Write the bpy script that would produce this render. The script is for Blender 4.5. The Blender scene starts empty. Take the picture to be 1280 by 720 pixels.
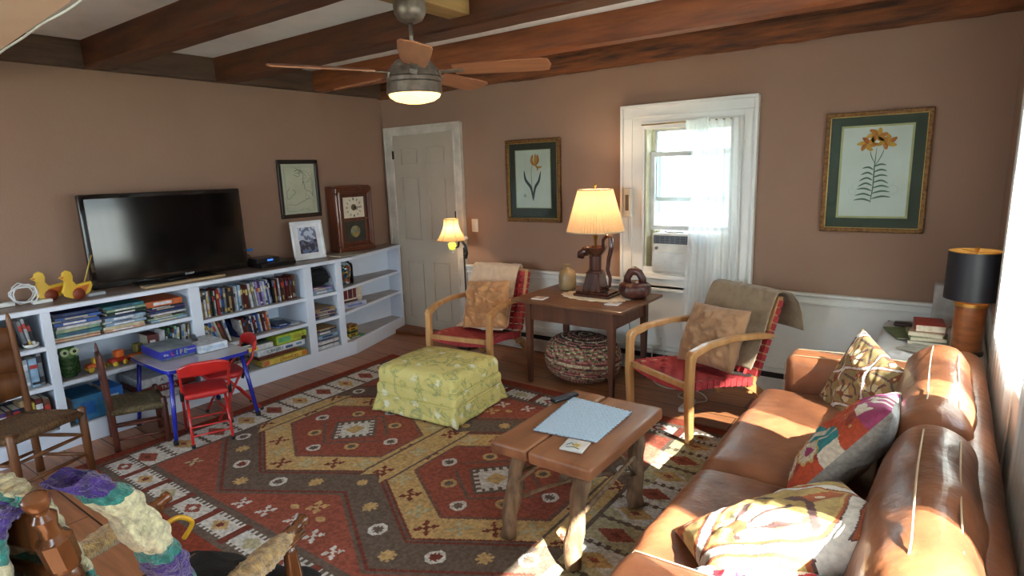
import bpy, bmesh, math, random
from mathutils import Vector, Matrix, Euler, noise
random.seed(7)
PI = math.pi
R = math.radians
SC = bpy.context.scene
COL = SC.collection

# ---------------------------------------------------------------- camera
cam_d = bpy.data.cameras.new('camera')
cam = bpy.data.objects.new('camera', cam_d)
COL.objects.link(cam)
SC.camera = cam
cam_d.sensor_width = 36.0
cam_d.lens = 36.0 * 744.5 / 1280.0
cam_d.clip_start = 0.02
# columns: world X, Y, Z expressed in (right, down, forward)
CX = (0.80874904, 0.0873964, -0.58162432)
CY = (0.5872764, -0.17399433, 0.79046341)
CZ = (-0.03211568, -0.98086077, -0.19204359)
right = Vector((CX[0], CY[0], CZ[0])); down = Vector((CX[1], CY[1], CZ[1])); fwd = Vector((CX[2], CY[2], CZ[2]))
mw = Matrix((( right.x, -down.x, -fwd.x, 4.73), (right.y, -down.y, -fwd.y, -4.3), (right.z, -down.z, -fwd.z, 1.593), (0, 0, 0, 1)))
cam.matrix_world = mw

# ---------------------------------------------------------------- world, sun, exposure
EXPOSURE = 0.9
SKY = 6.4
SUN = 38.0
w = bpy.data.worlds.new('sky'); SC.world = w; w.use_nodes = True
nt = w.node_tree
bg = nt.nodes['Background']
tc = nt.nodes.new('ShaderNodeTexCoord'); sp = nt.nodes.new('ShaderNodeSeparateXYZ'); rp = nt.nodes.new('ShaderNodeValToRGB')
nt.links.new(tc.outputs['Generated'], sp.inputs[0]); nt.links.new(sp.outputs['Z'], rp.inputs[0])
rp.color_ramp.elements[0].position = 0.0; rp.color_ramp.elements[0].color = (0.90, 0.95, 1.0, 1)
rp.color_ramp.elements[1].position = 0.6; rp.color_ramp.elements[1].color = (0.68, 0.81, 1.0, 1)
nt.links.new(rp.outputs[0], bg.inputs['Color'])
bg.inputs['Strength'].default_value = SKY
sd = bpy.data.lights.new('sun', 'SUN'); so = bpy.data.objects.new('sun', sd); COL.objects.link(so)
sd.energy = SUN; sd.angle = R(0.6); sd.color = (1.0, 0.93, 0.82)
so.rotation_euler = Vector((1.0, -0.42, 1.0)).to_track_quat('Z', 'Y').to_euler()
SC.view_settings.view_transform = 'Standard'
SC.view_settings.look = 'None'
SC.view_settings.exposure = EXPOSURE
SC.view_settings.gamma = 1.0
SC.view_settings.use_curve_mapping = False

def portal(name, loc, rot, sx, sy, energy=0):
    l = bpy.data.lights.new(name, 'AREA'); l.shape = 'RECTANGLE'; l.size = sx; l.size_y = sy
    l.cycles.is_portal = True
    o = bpy.data.objects.new(name, l); COL.objects.link(o); o.location = loc; o.rotation_euler = rot
portal('daylight_portal', (5.1, -1.60, 1.45), (0, R(90), 0), 1.2, 1.05)
portal('daylight_portal', (5.1, -3.29, 1.45), (0, R(90), 0), 1.2, 0.95)
portal('daylight_portal', (5.1, -5.2, 1.45), (0, R(90), 0), 1.2, 1.2)
portal('daylight_portal', (3.19, 0.2, 1.4), (R(-90), 0, 0), 0.7, 1.1)
portal('daylight_portal', (1.9, -6.35, 1.4), (R(90), 0, 0), 2.6, 1.4)

# ---------------------------------------------------------------- materials
def lin(c):
    out = []
    for v in c[:3]:
        v = v / 255.0
        out.append(v / 12.92 if v <= 0.04045 else ((v + 0.055) / 1.055) ** 2.4)
    return tuple(out) + (1.0,)
MATS = {}
def mat(name, col, rough=0.6, col2=None, scale=8.0, stretch=(1, 1, 1), detail=4.0, bump=0.0, bscale=None, metal=0.0, spec=0.5,
        coat=0.0, sheen=0.0, emit=None, estr=0.0, trans=None, kind='noise', lo=0.35, hi=0.65):
    if name in MATS: return MATS[name]
    m = bpy.data.materials.new(name); m.use_nodes = True; MATS[name] = m
    n = m.node_tree.nodes; L = m.node_tree.links; b = n['Principled BSDF']
    b.inputs['Roughness'].default_value = rough; b.inputs['Metallic'].default_value = metal
    b.inputs['Specular IOR Level'].default_value = spec
    b.inputs['Coat Weight'].default_value = coat; b.inputs['Sheen Weight'].default_value = sheen
    t = n.new('ShaderNodeTexCoord'); mp = n.new('ShaderNodeMapping'); L.new(t.outputs['Object'], mp.inputs[0])
    mp.inputs['Scale'].default_value = stretch
    if col2 is None: col2 = tuple(v * 0.88 for v in col)
    if kind == 'voronoi':
        tx = n.new('ShaderNodeTexVoronoi'); fac = tx.outputs['Distance']
    elif kind == 'wave':
        tx = n.new('ShaderNodeTexWave'); tx.inputs['Distortion'].default_value = 3.0; tx.inputs['Detail'].default_value = 2; fac = tx.outputs['Fac']
    else:
        tx = n.new('ShaderNodeTexNoise'); tx.inputs['Detail'].default_value = detail; fac = tx.outputs['Fac']
    tx.inputs['Scale'].default_value = scale
    L.new(mp.outputs[0], tx.inputs['Vector'])
    r = n.new('ShaderNodeValToRGB'); r.color_ramp.elements[0].position = lo; r.color_ramp.elements[1].position = hi
    r.color_ramp.elements[0].color = lin(col2); r.color_ramp.elements[1].color = lin(col)
    L.new(fac, r.inputs[0]); L.new(r.outputs[0], b.inputs['Base Color'])
    if bump:
        nz = n.new('ShaderNodeTexNoise'); nz.inputs['Scale'].default_value = bscale or scale * 4; nz.inputs['Detail'].default_value = 5
        L.new(mp.outputs[0], nz.inputs['Vector'])
        bp = n.new('ShaderNodeBump'); bp.inputs['Strength'].default_value = bump; bp.inputs['Distance'].default_value = 0.01
        L.new(nz.outputs['Fac'], bp.inputs['Height']); L.new(bp.outputs[0], b.inputs['Normal'])
    if emit:
        b.inputs['Emission Color'].default_value = lin(emit); b.inputs['Emission Strength'].default_value = estr
    return m
def wood(name, c1, c2, axis='y', rough=0.45, scale=6.0, bump=0.15, coat=0.0, spec=0.5):
    st = {'x': (0.12, 1, 1), 'y': (1, 0.12, 1), 'z': (1, 1, 0.12)}[axis]
    st = tuple(v * 4 for v in st)
    return mat(name, c1, rough, c2, scale, st, 6.0, bump, scale * 2.5, coat=coat, spec=spec, lo=0.3, hi=0.7)
def sheer(name, col, trans=0.45, transl=0.5):
    m = bpy.data.materials.new(name); m.use_nodes = True; MATS[name] = m
    n = m.node_tree.nodes; L = m.node_tree.links; n.remove(n['Principled BSDF']); out = n['Material Output']
    d = n.new('ShaderNodeBsdfDiffuse'); tl = n.new('ShaderNodeBsdfTranslucent'); tr = n.new('ShaderNodeBsdfTransparent')
    d.inputs[0].default_value = lin(col); tl.inputs[0].default_value = lin(col)
    t = n.new('ShaderNodeTexCoord'); wv = n.new('ShaderNodeTexNoise'); wv.inputs['Scale'].default_value = 30
    L.new(t.outputs['Object'], wv.inputs['Vector'])
    m1 = n.new('ShaderNodeMixShader'); m1.inputs[0].default_value = transl; L.new(d.outputs[0], m1.inputs[1]); L.new(tl.outputs[0], m1.inputs[2])
    m2 = n.new('ShaderNodeMixShader'); L.new(m1.outputs[0], m2.inputs[1]); L.new(tr.outputs[0], m2.inputs[2])
    mm = n.new('ShaderNodeMath'); mm.operation = 'MULTIPLY_ADD'; L.new(wv.outputs['Fac'], mm.inputs[0]); mm.inputs[1].default_value = 0.1; mm.inputs[2].default_value = trans - 0.05
    L.new(mm.outputs[0], m2.inputs[0]); L.new(m2.outputs[0], out.inputs[0])
    return m
def glassmat(name, tint=(245, 250, 250), gloss=0.08):
    m = bpy.data.materials.new(name); m.use_nodes = True; MATS[name] = m
    n = m.node_tree.nodes; L = m.node_tree.links; n.remove(n['Principled BSDF']); out = n['Material Output']
    tr = n.new('ShaderNodeBsdfTransparent'); tr.inputs[0].default_value = lin(tint)
    g = n.new('ShaderNodeBsdfGlossy'); g.inputs['Roughness'].default_value = 0.02
    fr = n.new('ShaderNodeFresnel'); fr.inputs[0].default_value = 1.3
    mx = n.new('ShaderNodeMixShader'); L.new(fr.outputs[0], mx.inputs[0]); L.new(tr.outputs[0], mx.inputs[1]); L.new(g.outputs[0], mx.inputs[2])
    L.new(mx.outputs[0], out.inputs[0]); return m

# ---------------------------------------------------------------- mesh helpers
class MB:
    def __init__(s): s.v = []; s.f = []; s.m = []; s.mi = 0; s.T = None
    def _add(s, vs, fs, mi=None):
        b = len(s.v)
        for v in vs:
            v = Vector(v)
            if s.T is not None: v = s.T @ v
            s.v.append(tuple(v))
        mi = s.mi if mi is None else mi
        for i, f in enumerate(fs):
            s.f.append(tuple(b + k for k in f)); s.m.append(mi[i] if isinstance(mi, list) else mi)
        return s
    def box(s, a, b, mi=None, M=None):
        x0, y0, z0 = a; x1, y1, z1 = b
        vs = [(x0, y0, z0), (x1, y0, z0), (x1, y1, z0), (x0, y1, z0), (x0, y0, z1), (x1, y0, z1), (x1, y1, z1), (x0, y1, z1)]
        if M is not None: vs = [M @ Vector(v) for v in vs]
        return s._add(vs, [(0, 3, 2, 1), (4, 5, 6, 7), (0, 1, 5, 4), (1, 2, 6, 5), (2, 3, 7, 6), (3, 0, 4, 7)], mi)
    def prism(s, pts, a, b, axis='z', mi=None):
        n = len(pts)
        def P(p, h): return {'z': (p[0], p[1], h), 'y': (p[0], h, p[1]), 'x': (h, p[0], p[1])}[axis]
        vs = [P(p, a) for p in pts] + [P(p, b) for p in pts]
        fs = [tuple(range(n))[::-1], tuple(range(n, 2 * n))] + [(i, (i + 1) % n, n + (i + 1) % n, n + i) for i in range(n)]
        return s._add(vs, fs, mi)
    def tube(s, pts, rad, n=10, mi=None, caps=True, flat=1.0):
        pts = [Vector(p) for p in pts]
        if not isinstance(rad, (list, tuple)): rad = [rad] * len(pts)
        vs = []; fs = []; up = None
        for i, p in enumerate(pts):
            d = (pts[min(i + 1, len(pts) - 1)] - pts[max(i - 1, 0)])
            d = d.normalized() if d.length > 1e-9 else Vector((0, 0, 1))
            if up is None:
                a = Vector((0, 0, 1)) if abs(d.z) < 0.9 else Vector((1, 0, 0))
                up = d.cross(a).normalized()
            up = (up - d * up.dot(d)).normalized(); sd_ = d.cross(up)
            for k in range(n):
                t = 2 * PI * k / n
                vs.append(p + (up * math.cos(t) + sd_ * math.sin(t) * flat) * rad[i])
        for i in range(len(pts) - 1):
            for k in range(n):
                fs.append((i * n + k, i * n + (k + 1) % n, (i + 1) * n + (k + 1) % n, (i + 1) * n + k))
        if caps: fs += [tuple(range(n))[::-1], tuple(range((len(pts) - 1) * n, len(pts) * n))]
        return s._add(vs, fs, mi)
    def lathe(s, prof, c=(0, 0, 0), n=24, mi=None, M=None, close=True):
        vs = []; fs = []
        for r, z in prof:
            for k in range(n):
                t = 2 * PI * k / n; p = Vector((r * math.cos(t), r * math.sin(t), z))
                if M is not None: p = M @ p
                vs.append(p + Vector(c))
        for i in range(len(prof) - 1):
            for k in range(n):
                fs.append((i * n + k, i * n + (k + 1) % n, (i + 1) * n + (k + 1) % n, (i + 1) * n + k))
        if close: fs += [tuple(range(n))[::-1], tuple(range((len(prof) - 1) * n, len(prof) * n))]
        return s._add(vs, fs, mi)
    def grid(s, fn, nu, nv, mifn=None, mi=None, wrapu=False):
        vs = [fn(i / nu, j / nv) for j in range(nv + 1) for i in range(nu + (0 if wrapu else 1))]
        w_ = nu if wrapu else nu + 1
        fs = []; ms = []
        for j in range(nv):
            for i in range(nu):
                i2 = (i + 1) % w_ if wrapu else i + 1
                fs.append((j * w_ + i, j * w_ + i2, (j + 1) * w_ + i2, (j + 1) * w_ + i))
                ms.append(mifn((i + .5) / nu, (j + .5) / nv) if mifn else (s.mi if mi is None else mi))
        return s._add(vs, fs, ms)
    def rbox(s, c, size, r, n=5, puff=(0, 0, 0), M=None, mi=None, grd=8, wr=0.0, seed=0):
        """rounded, optionally puffed box"""
        hx, hy, hz = [q / 2 for q in size]
        r = min(r, hx, hy, hz)
        def samp(h):
            inner = h - r; L = []
            for k in range(n): L.append(-inner - r * math.cos(0.5 * PI * k / n) if False else -h + r * (1 - math.cos(0.5 * PI * k / n)))
            for k in range(grd + 1): L.append(-inner + 2 * inner * k / grd)
            for k in range(n - 1, -1, -1): L.append(h - r * (1 - math.cos(0.5 * PI * k / n)))
            return L
        ax = [samp(hx), samp(hy), samp(hz)]; H = (hx, hy, hz)
        def fix(p):
            q = Vector(p); inn = Vector([max(-H[i] + r, min(H[i] - r, q[i])) for i in range(3)])
            d = q - inn
            if d.length > 1e-9: q = inn + d.normalized() * r
            u = [q[i] / H[i] for i in range(3)]
            for i in range(3):
                if puff[i]:
                    a, b2 = u[(i + 1) % 3], u[(i + 2) % 3]
                    q[i] += puff[i] * u[i] * max(0, 1 - a * a) ** .7 * max(0, 1 - b2 * b2) ** .7
            if wr:
                nn = noise.noise(Vector((q.x * 5 + seed, q.y * 5, q.z * 5))) + .5 * noise.noise(Vector((q.x * 14, q.y * 14 + seed, q.z * 14)))
                q += (d.normalized() if d.length > 1e-9 else Vector((0, 0, 1))) * nn * wr
            if M is not None: q = M @ q
            return q + Vector(c)
        vs = []; idx = {}; fs = []
        def vid(p):
            k = tuple(round(x, 6) for x in p)
            if k not in idx: idx[k] = len(vs); vs.append(fix(p))
            return idx[k]
        for i in range(3):
            a, b2 = (i + 1) % 3, (i + 2) % 3
            for sg in (-1, 1):
                A, B = ax[a], ax[b2]
                for ia in range(len(A) - 1):
                    for ib in range(len(B) - 1):
                        q = []
                        for (pa, pb) in ((ia, ib), (ia + 1, ib), (ia + 1, ib + 1), (ia, ib + 1)):
                            p = [0, 0, 0]; p[i] = sg * H[i]; p[a] = A[pa]; p[b2] = B[pb]; q.append(vid(p))
                        if sg < 0: q = q[::-1]
                        if len(set(q)) >= 3: fs.append(tuple(q))
        return s._add(vs, fs, mi)
    def build(s, name, mats, parent=None, smooth=False, bevel=0.0, loc=None, rot=None, subsurf=0, solid=0.0, angle=None):
        me = bpy.data.meshes.new(name); me.from_pydata(s.v, [], s.f)
        if not isinstance(mats, (list, tuple)): mats = [mats]
        for m in mats: me.materials.append(m)
        if any(s.m): me.polygons.foreach_set('material_index', s.m)
        if smooth: me.polygons.foreach_set('use_smooth', [True] * len(s.f))
        me.update()
        if angle: me.set_sharp_from_angle(angle=R(angle))
        o = bpy.data.objects.new(name, me); COL.objects.link(o)
        if parent: o.parent = parent
        if loc: o.location = loc
        if rot: o.rotation_euler = rot
        if solid:
            md = o.modifiers.new('solid', 'SOLIDIFY'); md.thickness = solid; md.offset = 0
        if subsurf:
            md = o.modifiers.new('sub', 'SUBSURF'); md.levels = subsurf; md.render_levels = subsurf
        if bevel:
            md = o.modifiers.new('bevel', 'BEVEL'); md.width = bevel; md.segments = 2; md.limit_method = 'ANGLE'; md.angle_limit = R(40)
        return o
def thing(name, label, cat, loc=(0, 0, 0), rotz=0.0, group=None):
    o = bpy.data.objects.new(name, None); COL.objects.link(o); o.empty_display_size = 0.1
    o.location = loc; o.rotation_euler = (0, 0, rotz); o['label'] = label; o['category'] = cat
    if group: o['group'] = group
    return o
def tag(o, label, cat, group=None):
    o['label'] = label; o['category'] = cat
    if group: o['group'] = group
    return o
def struct(o): o['kind'] = 'structure'; return o
def dup(root, loc, rotz, label, group=None):
    r = root.copy(); COL.objects.link(r); r.location = loc; r.rotation_euler = (0, 0, rotz); r['label'] = label
    if group: r['group'] = group
    for ch in list(root.children):
        c = ch.copy(); COL.objects.link(c); c.parent = r
        for g in list(ch.children):
            d = g.copy(); COL.objects.link(d); d.parent = c
    return r
def text(name, s, size, m, parent, loc, rot, extrude=0.0006, align='CENTER'):
    cu = bpy.data.curves.new(name, 'FONT'); cu.body = s; cu.size = size; cu.extrude = extrude; cu.align_x = align; cu.align_y = 'CENTER'
    t = bpy.data.objects.new(name, cu); me = bpy.data.meshes.new_from_object(t); bpy.data.objects.remove(t)
    me.materials.clear(); me.materials.append(m)
    o = bpy.data.objects.new(name, me); COL.objects.link(o); o.parent = parent; o.location = loc; o.rotation_euler = rot
    return o
FX = (R(90), 0, R(90))      # lettering that faces +x
FY = (R(90), 0, 0)          # lettering that faces -y
def rz(a): return Matrix.Rotation(a, 4, 'Z')
def rx(a): return Matrix.Rotation(a, 4, 'X')
def ry(a): return Matrix.Rotation(a, 4, 'Y')
def tr(x, y, z): return Matrix.Translation((x, y, z))
def plate(y0, y1): return (y0, y1)
def wall_holes(axis, pos, thick, u0, u1, z0, z1, holes):
    """wall slab with rectangular openings; axis 'x' = plane of constant x running along y"""
    mb = MB()
    us = sorted({u0, u1} | {h[0] for h in holes} | {h[1] for h in holes})
    zs = sorted({z0, z1} | {h[2] for h in holes} | {h[3] for h in holes})
    for i in range(len(us) - 1):
        for j in range(len(zs) - 1):
            cu, cz = (us[i] + us[i + 1]) / 2, (zs[j] + zs[j + 1]) / 2
            if any(h[0] < cu < h[1] and h[2] < cz < h[3] for h in holes): continue
            if axis == 'x': mb.box((pos, us[i], zs[j]), (pos + thick, us[i + 1], zs[j + 1]))
            else: mb.box((us[i], pos, zs[j]), (us[i + 1], pos + thick, zs[j + 1]))
    return mb
def frame_mb(mb, axis, u0, u1, z0, z1, w_, a, b, mi=None):
    """rectangular frame of width w_ around opening u0..u1, z0..z1 (outer sizes), depth a..b"""
    for (p, q, r_, s_) in ((u0, u1, z1 - w_, z1), (u0, u1, z0, z0 + w_), (u0, u0 + w_, z0 + w_, z1 - w_), (u1 - w_, u1, z0 + w_, z1 - w_)):
        if axis == 'y': mb.box((p, a, r_), (q, b, s_), mi)
        else: mb.box((a, p, r_), (b, q, s_), mi)
    return mb

# ---------------------------------------------------------------- palette
WHITE = mat('painted_white', (226, 226, 222), 0.45, (214, 214, 212), 3, bump=0.03, bscale=40)
WHITE2 = mat('shelf_white_sky_tint', (224, 234, 250), 0.4, (216, 226, 242), 3, bump=0.02, bscale=40)  # blue cast of the daylight mixed into the white shelf colour
DOORW = mat('painted_door', (180, 168, 152), 0.4, (172, 160, 145), 3, bump=0.02)
WALLM = mat('brown_wall_paint', (149, 119, 100), 0.8, (143, 113, 95), 1.5, bump=0.12, bscale=60)
PLASTER = mat('ceiling_plaster', (248, 250, 251), 0.9, (230, 233, 235), 2.5, bump=0.3, bscale=12)
BEAM = wood('dark_beam_wood', (104, 56, 32), (62, 32, 18), 'x', 0.55, 5, 0.4)
BEAM2 = wood('sunlit_beam_wood', (156, 88, 48), (104, 54, 28), 'x', 0.5, 5, 0.4)  # beam wood with sunlight put into its colour, for the window-side beam
BEAMR = wood('rough_plate_wood', (138, 80, 42), (56, 30, 18), 'x', 0.75, 7, 0.9)
PLATE = wood('dusty_plate_wood', (98, 74, 58), (66, 48, 38), 'y', 0.8, 5, 0.5)
BLACKP = mat('black_plastic', (16, 16, 17), 0.3, (12, 12, 13), 5)
GLASS = glassmat('window_glass')
# ================================================================= THE SETTING
# floor of wide planks along x
fm = bpy.data.materials.new('plank_floor'); fm.use_nodes = True
n = fm.node_tree.nodes; L = fm.node_tree.links; b = n['Principled BSDF']
t = n.new('ShaderNodeTexCoord'); mp = n.new('ShaderNodeMapping'); L.new(t.outputs['Object'], mp.inputs[0])
br = n.new('ShaderNodeTexBrick'); L.new(mp.outputs[0], br.inputs['Vector'])
br.inputs['Scale'].default_value = 1.0; br.inputs['Brick Width'].default_value = 2.3; br.inputs['Row Height'].default_value = 0.2
br.inputs['Mortar Size'].default_value = 0.004; br.inputs['Mortar Smooth'].default_value = 0.1; br.offset = 0.37
br.inputs['Color1'].default_value = lin((176, 118, 80)); br.inputs['Color2'].default_value = lin((152, 98, 64)); br.inputs['Mortar'].default_value = lin((50, 26, 14))
m2 = n.new('ShaderNodeMapping'); L.new(t.outputs['Object'], m2.inputs[0]); m2.inputs['Scale'].default_value = (0.8, 9, 1)
nz = n.new('ShaderNodeTexNoise'); nz.inputs['Scale'].default_value = 4; nz.inputs['Detail'].default_value = 6; L.new(m2.outputs[0], nz.inputs['Vector'])
rp = n.new('ShaderNodeValToRGB'); L.new(nz.outputs['Fac'], rp.inputs[0]); rp.color_ramp.elements[0].position = .3; rp.color_ramp.elements[1].position = .7
rp.color_ramp.elements[0].color = (.55, .5, .45, 1); rp.color_ramp.elements[1].color = (1.1, 1.1, 1.1, 1)
mx = n.new('ShaderNodeMix'); mx.data_type = 'RGBA'; mx.blend_type = 'MULTIPLY'; mx.inputs['Factor'].default_value = .8
L.new(br.outputs['Color'], mx.inputs['A']); L.new(rp.outputs[0], mx.inputs['B']); L.new(mx.outputs['Result'], b.inputs['Base Color'])
b.inputs['Roughness'].default_value = 0.38
bp = n.new('ShaderNodeBump'); bp.inputs['Strength'].default_value = .3; bp.inputs['Distance'].default_value = .004
L.new(br.outputs['Fac'], bp.inputs['Height']); bp.invert = True; L.new(bp.outputs[0], b.inputs['Normal'])

struct(MB().box((-.15, -6.4, -.1), (5.15, .2, 0)).build('floor', fm))
struct(MB().box((-.15, -6.4, 2.52), (5.15, .2, 2.62)).build('ceiling', PLASTER))
struct(MB().box((-.15, -6.4, 0), (0, .0, 2.52)).build('wall_left', WALLM))
HB = [(2.85, 3.545, .80, 1.90)]
struct(wall_holes('y', 0, .18, -.15, 5.15, 0, 2.52, HB).build('wall_back', WALLM))
HR = [(-2.15, -1.05, .84, 2.05), (-3.80, -2.84, .84, 2.05), (-5.8, -4.6, .84, 2.05)]
struct(wall_holes('x', 4.97, .16, -6.4, 0, 0, 2.52, HR).build('wall_right', WALLM))
HF = [(.6, 3.2, .7, 2.1)]  # opening for the added fill window
struct(wall_holes('y', -6.4, .15, 0, 4.97, 0, 2.52, HF).build('wall_front', WALLM))
# wainscot, chair rail, heater line
mb = MB(); mb.box((1.05, -.014, 0), (4.97, 0, .70)); struct(mb.build('trim_1', WHITE))
mb = MB()
for (a, c) in ((1.05, 2.68), (3.64, 4.97)):
    mb.box((a, -.055, .722), (c, -.012, .740)); mb.box((a, -.026, .668), (c, -.012, .722)); mb.box((a, -.040, .704), (c, -.012, .716)); mb.box((a, -.036, .664), (c, -.012, .674))
struct(mb.build('trim_2', WHITE, bevel=.003))
mb = MB(); mb.box((1.05, -.03, 0), (4.97, -.014, .2)); mb.box((1.05, -.036, .2), (4.97, -.014, .222)); struct(mb.build('baseboard_back', WHITE, bevel=.003))
mb = MB(); mb.box((0, -6.4, 0), (.015, -3.95, .12)); struct(mb.build('baseboard_left', WHITE, bevel=.003))
mb = MB(); mb.box((4.958, -6.4, 0), (4.971, 0, .12)); struct(mb.build('baseboard_right', WHITE, bevel=.003))
mb = MB(); mb.box((4.960, -6.4, .12), (4.97, 0, .755)); struct(mb.build('trim_8', WHITE))
# wooden sill under the door
mb = MB(); mb.prism([(.16, -.25), (1.03, -.12), (1.03, -.012), (.13, -.012)], 0, .035); struct(mb.build('trim_3', wood('sill_wood', (128, 74, 42), (92, 50, 28), 'x'), bevel=.008))
# wall plates
mb = MB(); mb.box((0, -3.3, 2.35), (.07, -.0, 2.52)); struct(mb.build('trim_4', PLATE))
def rough_edge(i): return .012 * noise.noise(Vector((i * 1.7, 3.1, 0)))
mb = MB()
N = 60
def pf(u, v):
    x = u * 4.97
    seq = [(-.0, 2.52), (-.05, 2.52), (-.052, 2.46), (-.055, 2.40), (-.045, 2.345), (-.01, 2.335)]
    y, z = seq[int(round(v * 5))]
    k = noise.noise(Vector((x * 3, v * 3, 0))); k2 = noise.noise(Vector((x * 11, v * 5, 4)))
    return (x, y - .012 * k if 0 < v < 1 else y, z + (.012 * k + .006 * k2 if .7 < v else 0))
mb.grid(pf, 160, 5)
struct(mb.build('trim_5', BEAMR, smooth=True))
# lowered plastered header over the opening to the next room
mb = MB(); mb.prism([(0, -3.27), (4.97, -3.60), (4.97, -4.45), (0, -4.45)], 2.2, 2.52); struct(mb.build('trim_6', mat('lit_header_plaster', (236, 200, 172), .8, (228, 190, 162), 2, bump=.1, bscale=30)))  # tone raised so the colour itself carries the light on the header
mb = MB()
pts = [(x, -3.262 - .0664 * x + .004 * math.sin(x * 9), 2.195 + .004 * math.sin(x * 5)) for x in [i * .1 for i in range(2, 46)]]
mb.tube(pts, .0045, 8)
tag(mb.build('electric_cable', mat('white_cable', (225, 225, 220), .4), smooth=True), 'thin white cable running along the edge of the lowered ceiling header', 'cable')

# beams
def beam(y0, y1, z0, m, label, seed):
    mb = MB()
    def f(u, v):
        x = u * 4.97
        c = [(y0, 2.52), (y0, z0 + .012), (y0 + .012, z0), (y1 - .012, z0), (y1, z0 + .012), (y1, 2.52)]
        y, z = c[int(round(v * 5))]
        k = noise.noise(Vector((x * 1.3 + seed, v * 4, 0))) * .006 + noise.noise(Vector((x * 7 + seed, v * 9, 0))) * .003
        return (x, y + (k if 0 < v < 1 else 0), z + (k if 0 < v < 1 else 0))
    mb.grid(f, 120, 5)
    o = mb.build('ceiling_beam', m, smooth=True, angle=30)
    tag(o, label, 'ceiling beam', 'exposed ceiling beams'); return o
beam(-2.61, -2.44, 2.35, BEAM, 'dark brown ceiling beam nearest the television end, left of the ceiling fan rod', 1)
beam(-1.73, -1.555, 2.35, BEAM, 'dark brown middle ceiling beam passing right behind the ceiling fan rod', 5)
beam(-.84, -.70, 2.35, BEAM2, 'ceiling beam coloured sunlit reddish brown, closest to the window wall', 9)
mb = MB(); mb.box((2.48, -2.44, 2.40), (2.625, -1.73, 2.52)); tag(mb.build('mounting_block', wood('pale_block', (176, 140, 88), (142, 108, 62), 'y', .6), bevel=.004), 'pale wooden block between two ceiling beams carrying the ceiling fan', 'wooden block')

# ---- window 1 in the back wall
w1 = struct(bpy.data.objects.new('window_1', None)); COL.objects.link(w1)
mb = MB(); frame_mb(mb, 'y', 2.665, 3.66, .66, 2.045, .09, -.03, -.0)
frame_mb(mb, 'y', 2.665, 3.66, .66, 2.045, .022, -.05, -.03); frame_mb(mb, 'y', 2.745, 3.575, .74, 1.965, .10, -.018, 0); frame_mb(mb, 'y', 2.83, 3.56, .78, 1.915, .018, -.026, 0)
mb.build('window_casing', WHITE, w1, bevel=.004)
mb = MB(); frame_mb(mb, 'y', 2.845, 3.55, .795, 1.905, .02, .0, .16); frame_mb(mb, 'y', 2.865, 3.53, .815, 1.885, .02, .09, .10); mb.build('window_jamb', mat('cream_jamb', (226, 220, 190), .5), w1)
mb = MB(); mb.box((2.72, -.062, .755), (3.60, .03, .79)); mb.box((2.745, -.04, .70), (3.575, 0, .755)); mb.box((2.70, -.03, .66), (3.63, 0, .70)); mb.build('window_sill', WHITE, w1, bevel=.004)
SASH = mat('sash_white', (214, 218, 218), .45)
mb = MB(); frame_mb(mb, 'y', 2.865, 3.53, 1.33, 1.885, .035, .105, .135); up = mb.build('upper_sash', SASH, w1, bevel=.002)
MB().box((2.90, .118, 1.365), (3.495, .122, 1.85)).build('pane', GLASS, up)
mb = MB(); frame_mb(mb, 'y', 2.865, 3.53, 1.115, 1.70, .035, .06, .09); mb.box((3.15, .045, 1.68), (3.25, .062, 1.70)); lo = mb.build('lower_sash', SASH, w1, bevel=.002)
MB().box((2.90, .073, 1.15), (3.495, .077, 1.665)).build('pane', GLASS, lo)
# air conditioner
ac = thing('air_conditioner', 'white window air conditioner under the raised sash, partly behind the sheer curtain', 'air conditioner', (3.17, -.035, .80))
ACW = mat('ac_white', (228, 226, 218), .4)
mb = MB(); mb.box((-.24, 0, .0), (.24, .40, .30)); mb.build('body', ACW, ac, bevel=.008)
mb = MB(); mb.box((-.225, -.012, .225), (.225, 0, .285)); v = mb.build('air_outlet', mat('dark_vent', (58, 64, 74), .5), ac)
mb = MB()
for i in range(5): mb.box((-.22, -.02, .232 + i * .011), (.22, -.008, .236 + i * .011))
for i in range(12): mb.box((-.215 + i * .039, -.018, .228), (-.213 + i * .039, -.006, .283))
mb.build('louvre', mat('vent_slats', (120, 126, 134), .5), v)
mb = MB(); mb.box((-.235, -.016, .012), (.235, 0, .16)); g = mb.build('front_grille', mat('grille_white', (214, 216, 216), .5), ac, bevel=.003)
mb = MB()
for i in range(13): mb.box((-.225, -.02, .022 + i * .0105), (.225, -.015, .026 + i * .0105))
mb.build('grille_slats', ACW, g)
mb = MB(); mb.lathe([(.012, 0), (.012, .01), (.009, .012)], M=rx(R(90)), c=(-.205, 0, .19)); mb.build('dial', mat('grey_plastic', (110, 112, 112), .4), ac, smooth=True)
mb = MB()
for s in (-1, 1):
    for i in range(4):
        a = .24 + i * .022
        mb.box((s * a - .009, .13, .0), (s * a + .009, .15 - .008 * (i % 2), .31))
mb.build('side_panel', mat('accordion_panel', (226, 220, 180), .6), ac)
mb = MB()
pts = [(-.16 + i * .018, -.002 + .02 * math.sin(i), .304 + .003 * math.cos(i * 2)) for i in range(9)]
tag(mb.tube([(3.17 + p[0], -.0 + p[1], .80 + p[2] + .005) for p in pts], .006).build('coiled_cord', mat('white_cord', (220, 222, 226), .5), smooth=True), 'small coil of white cord on top of the air conditioner', 'cord')
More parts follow.
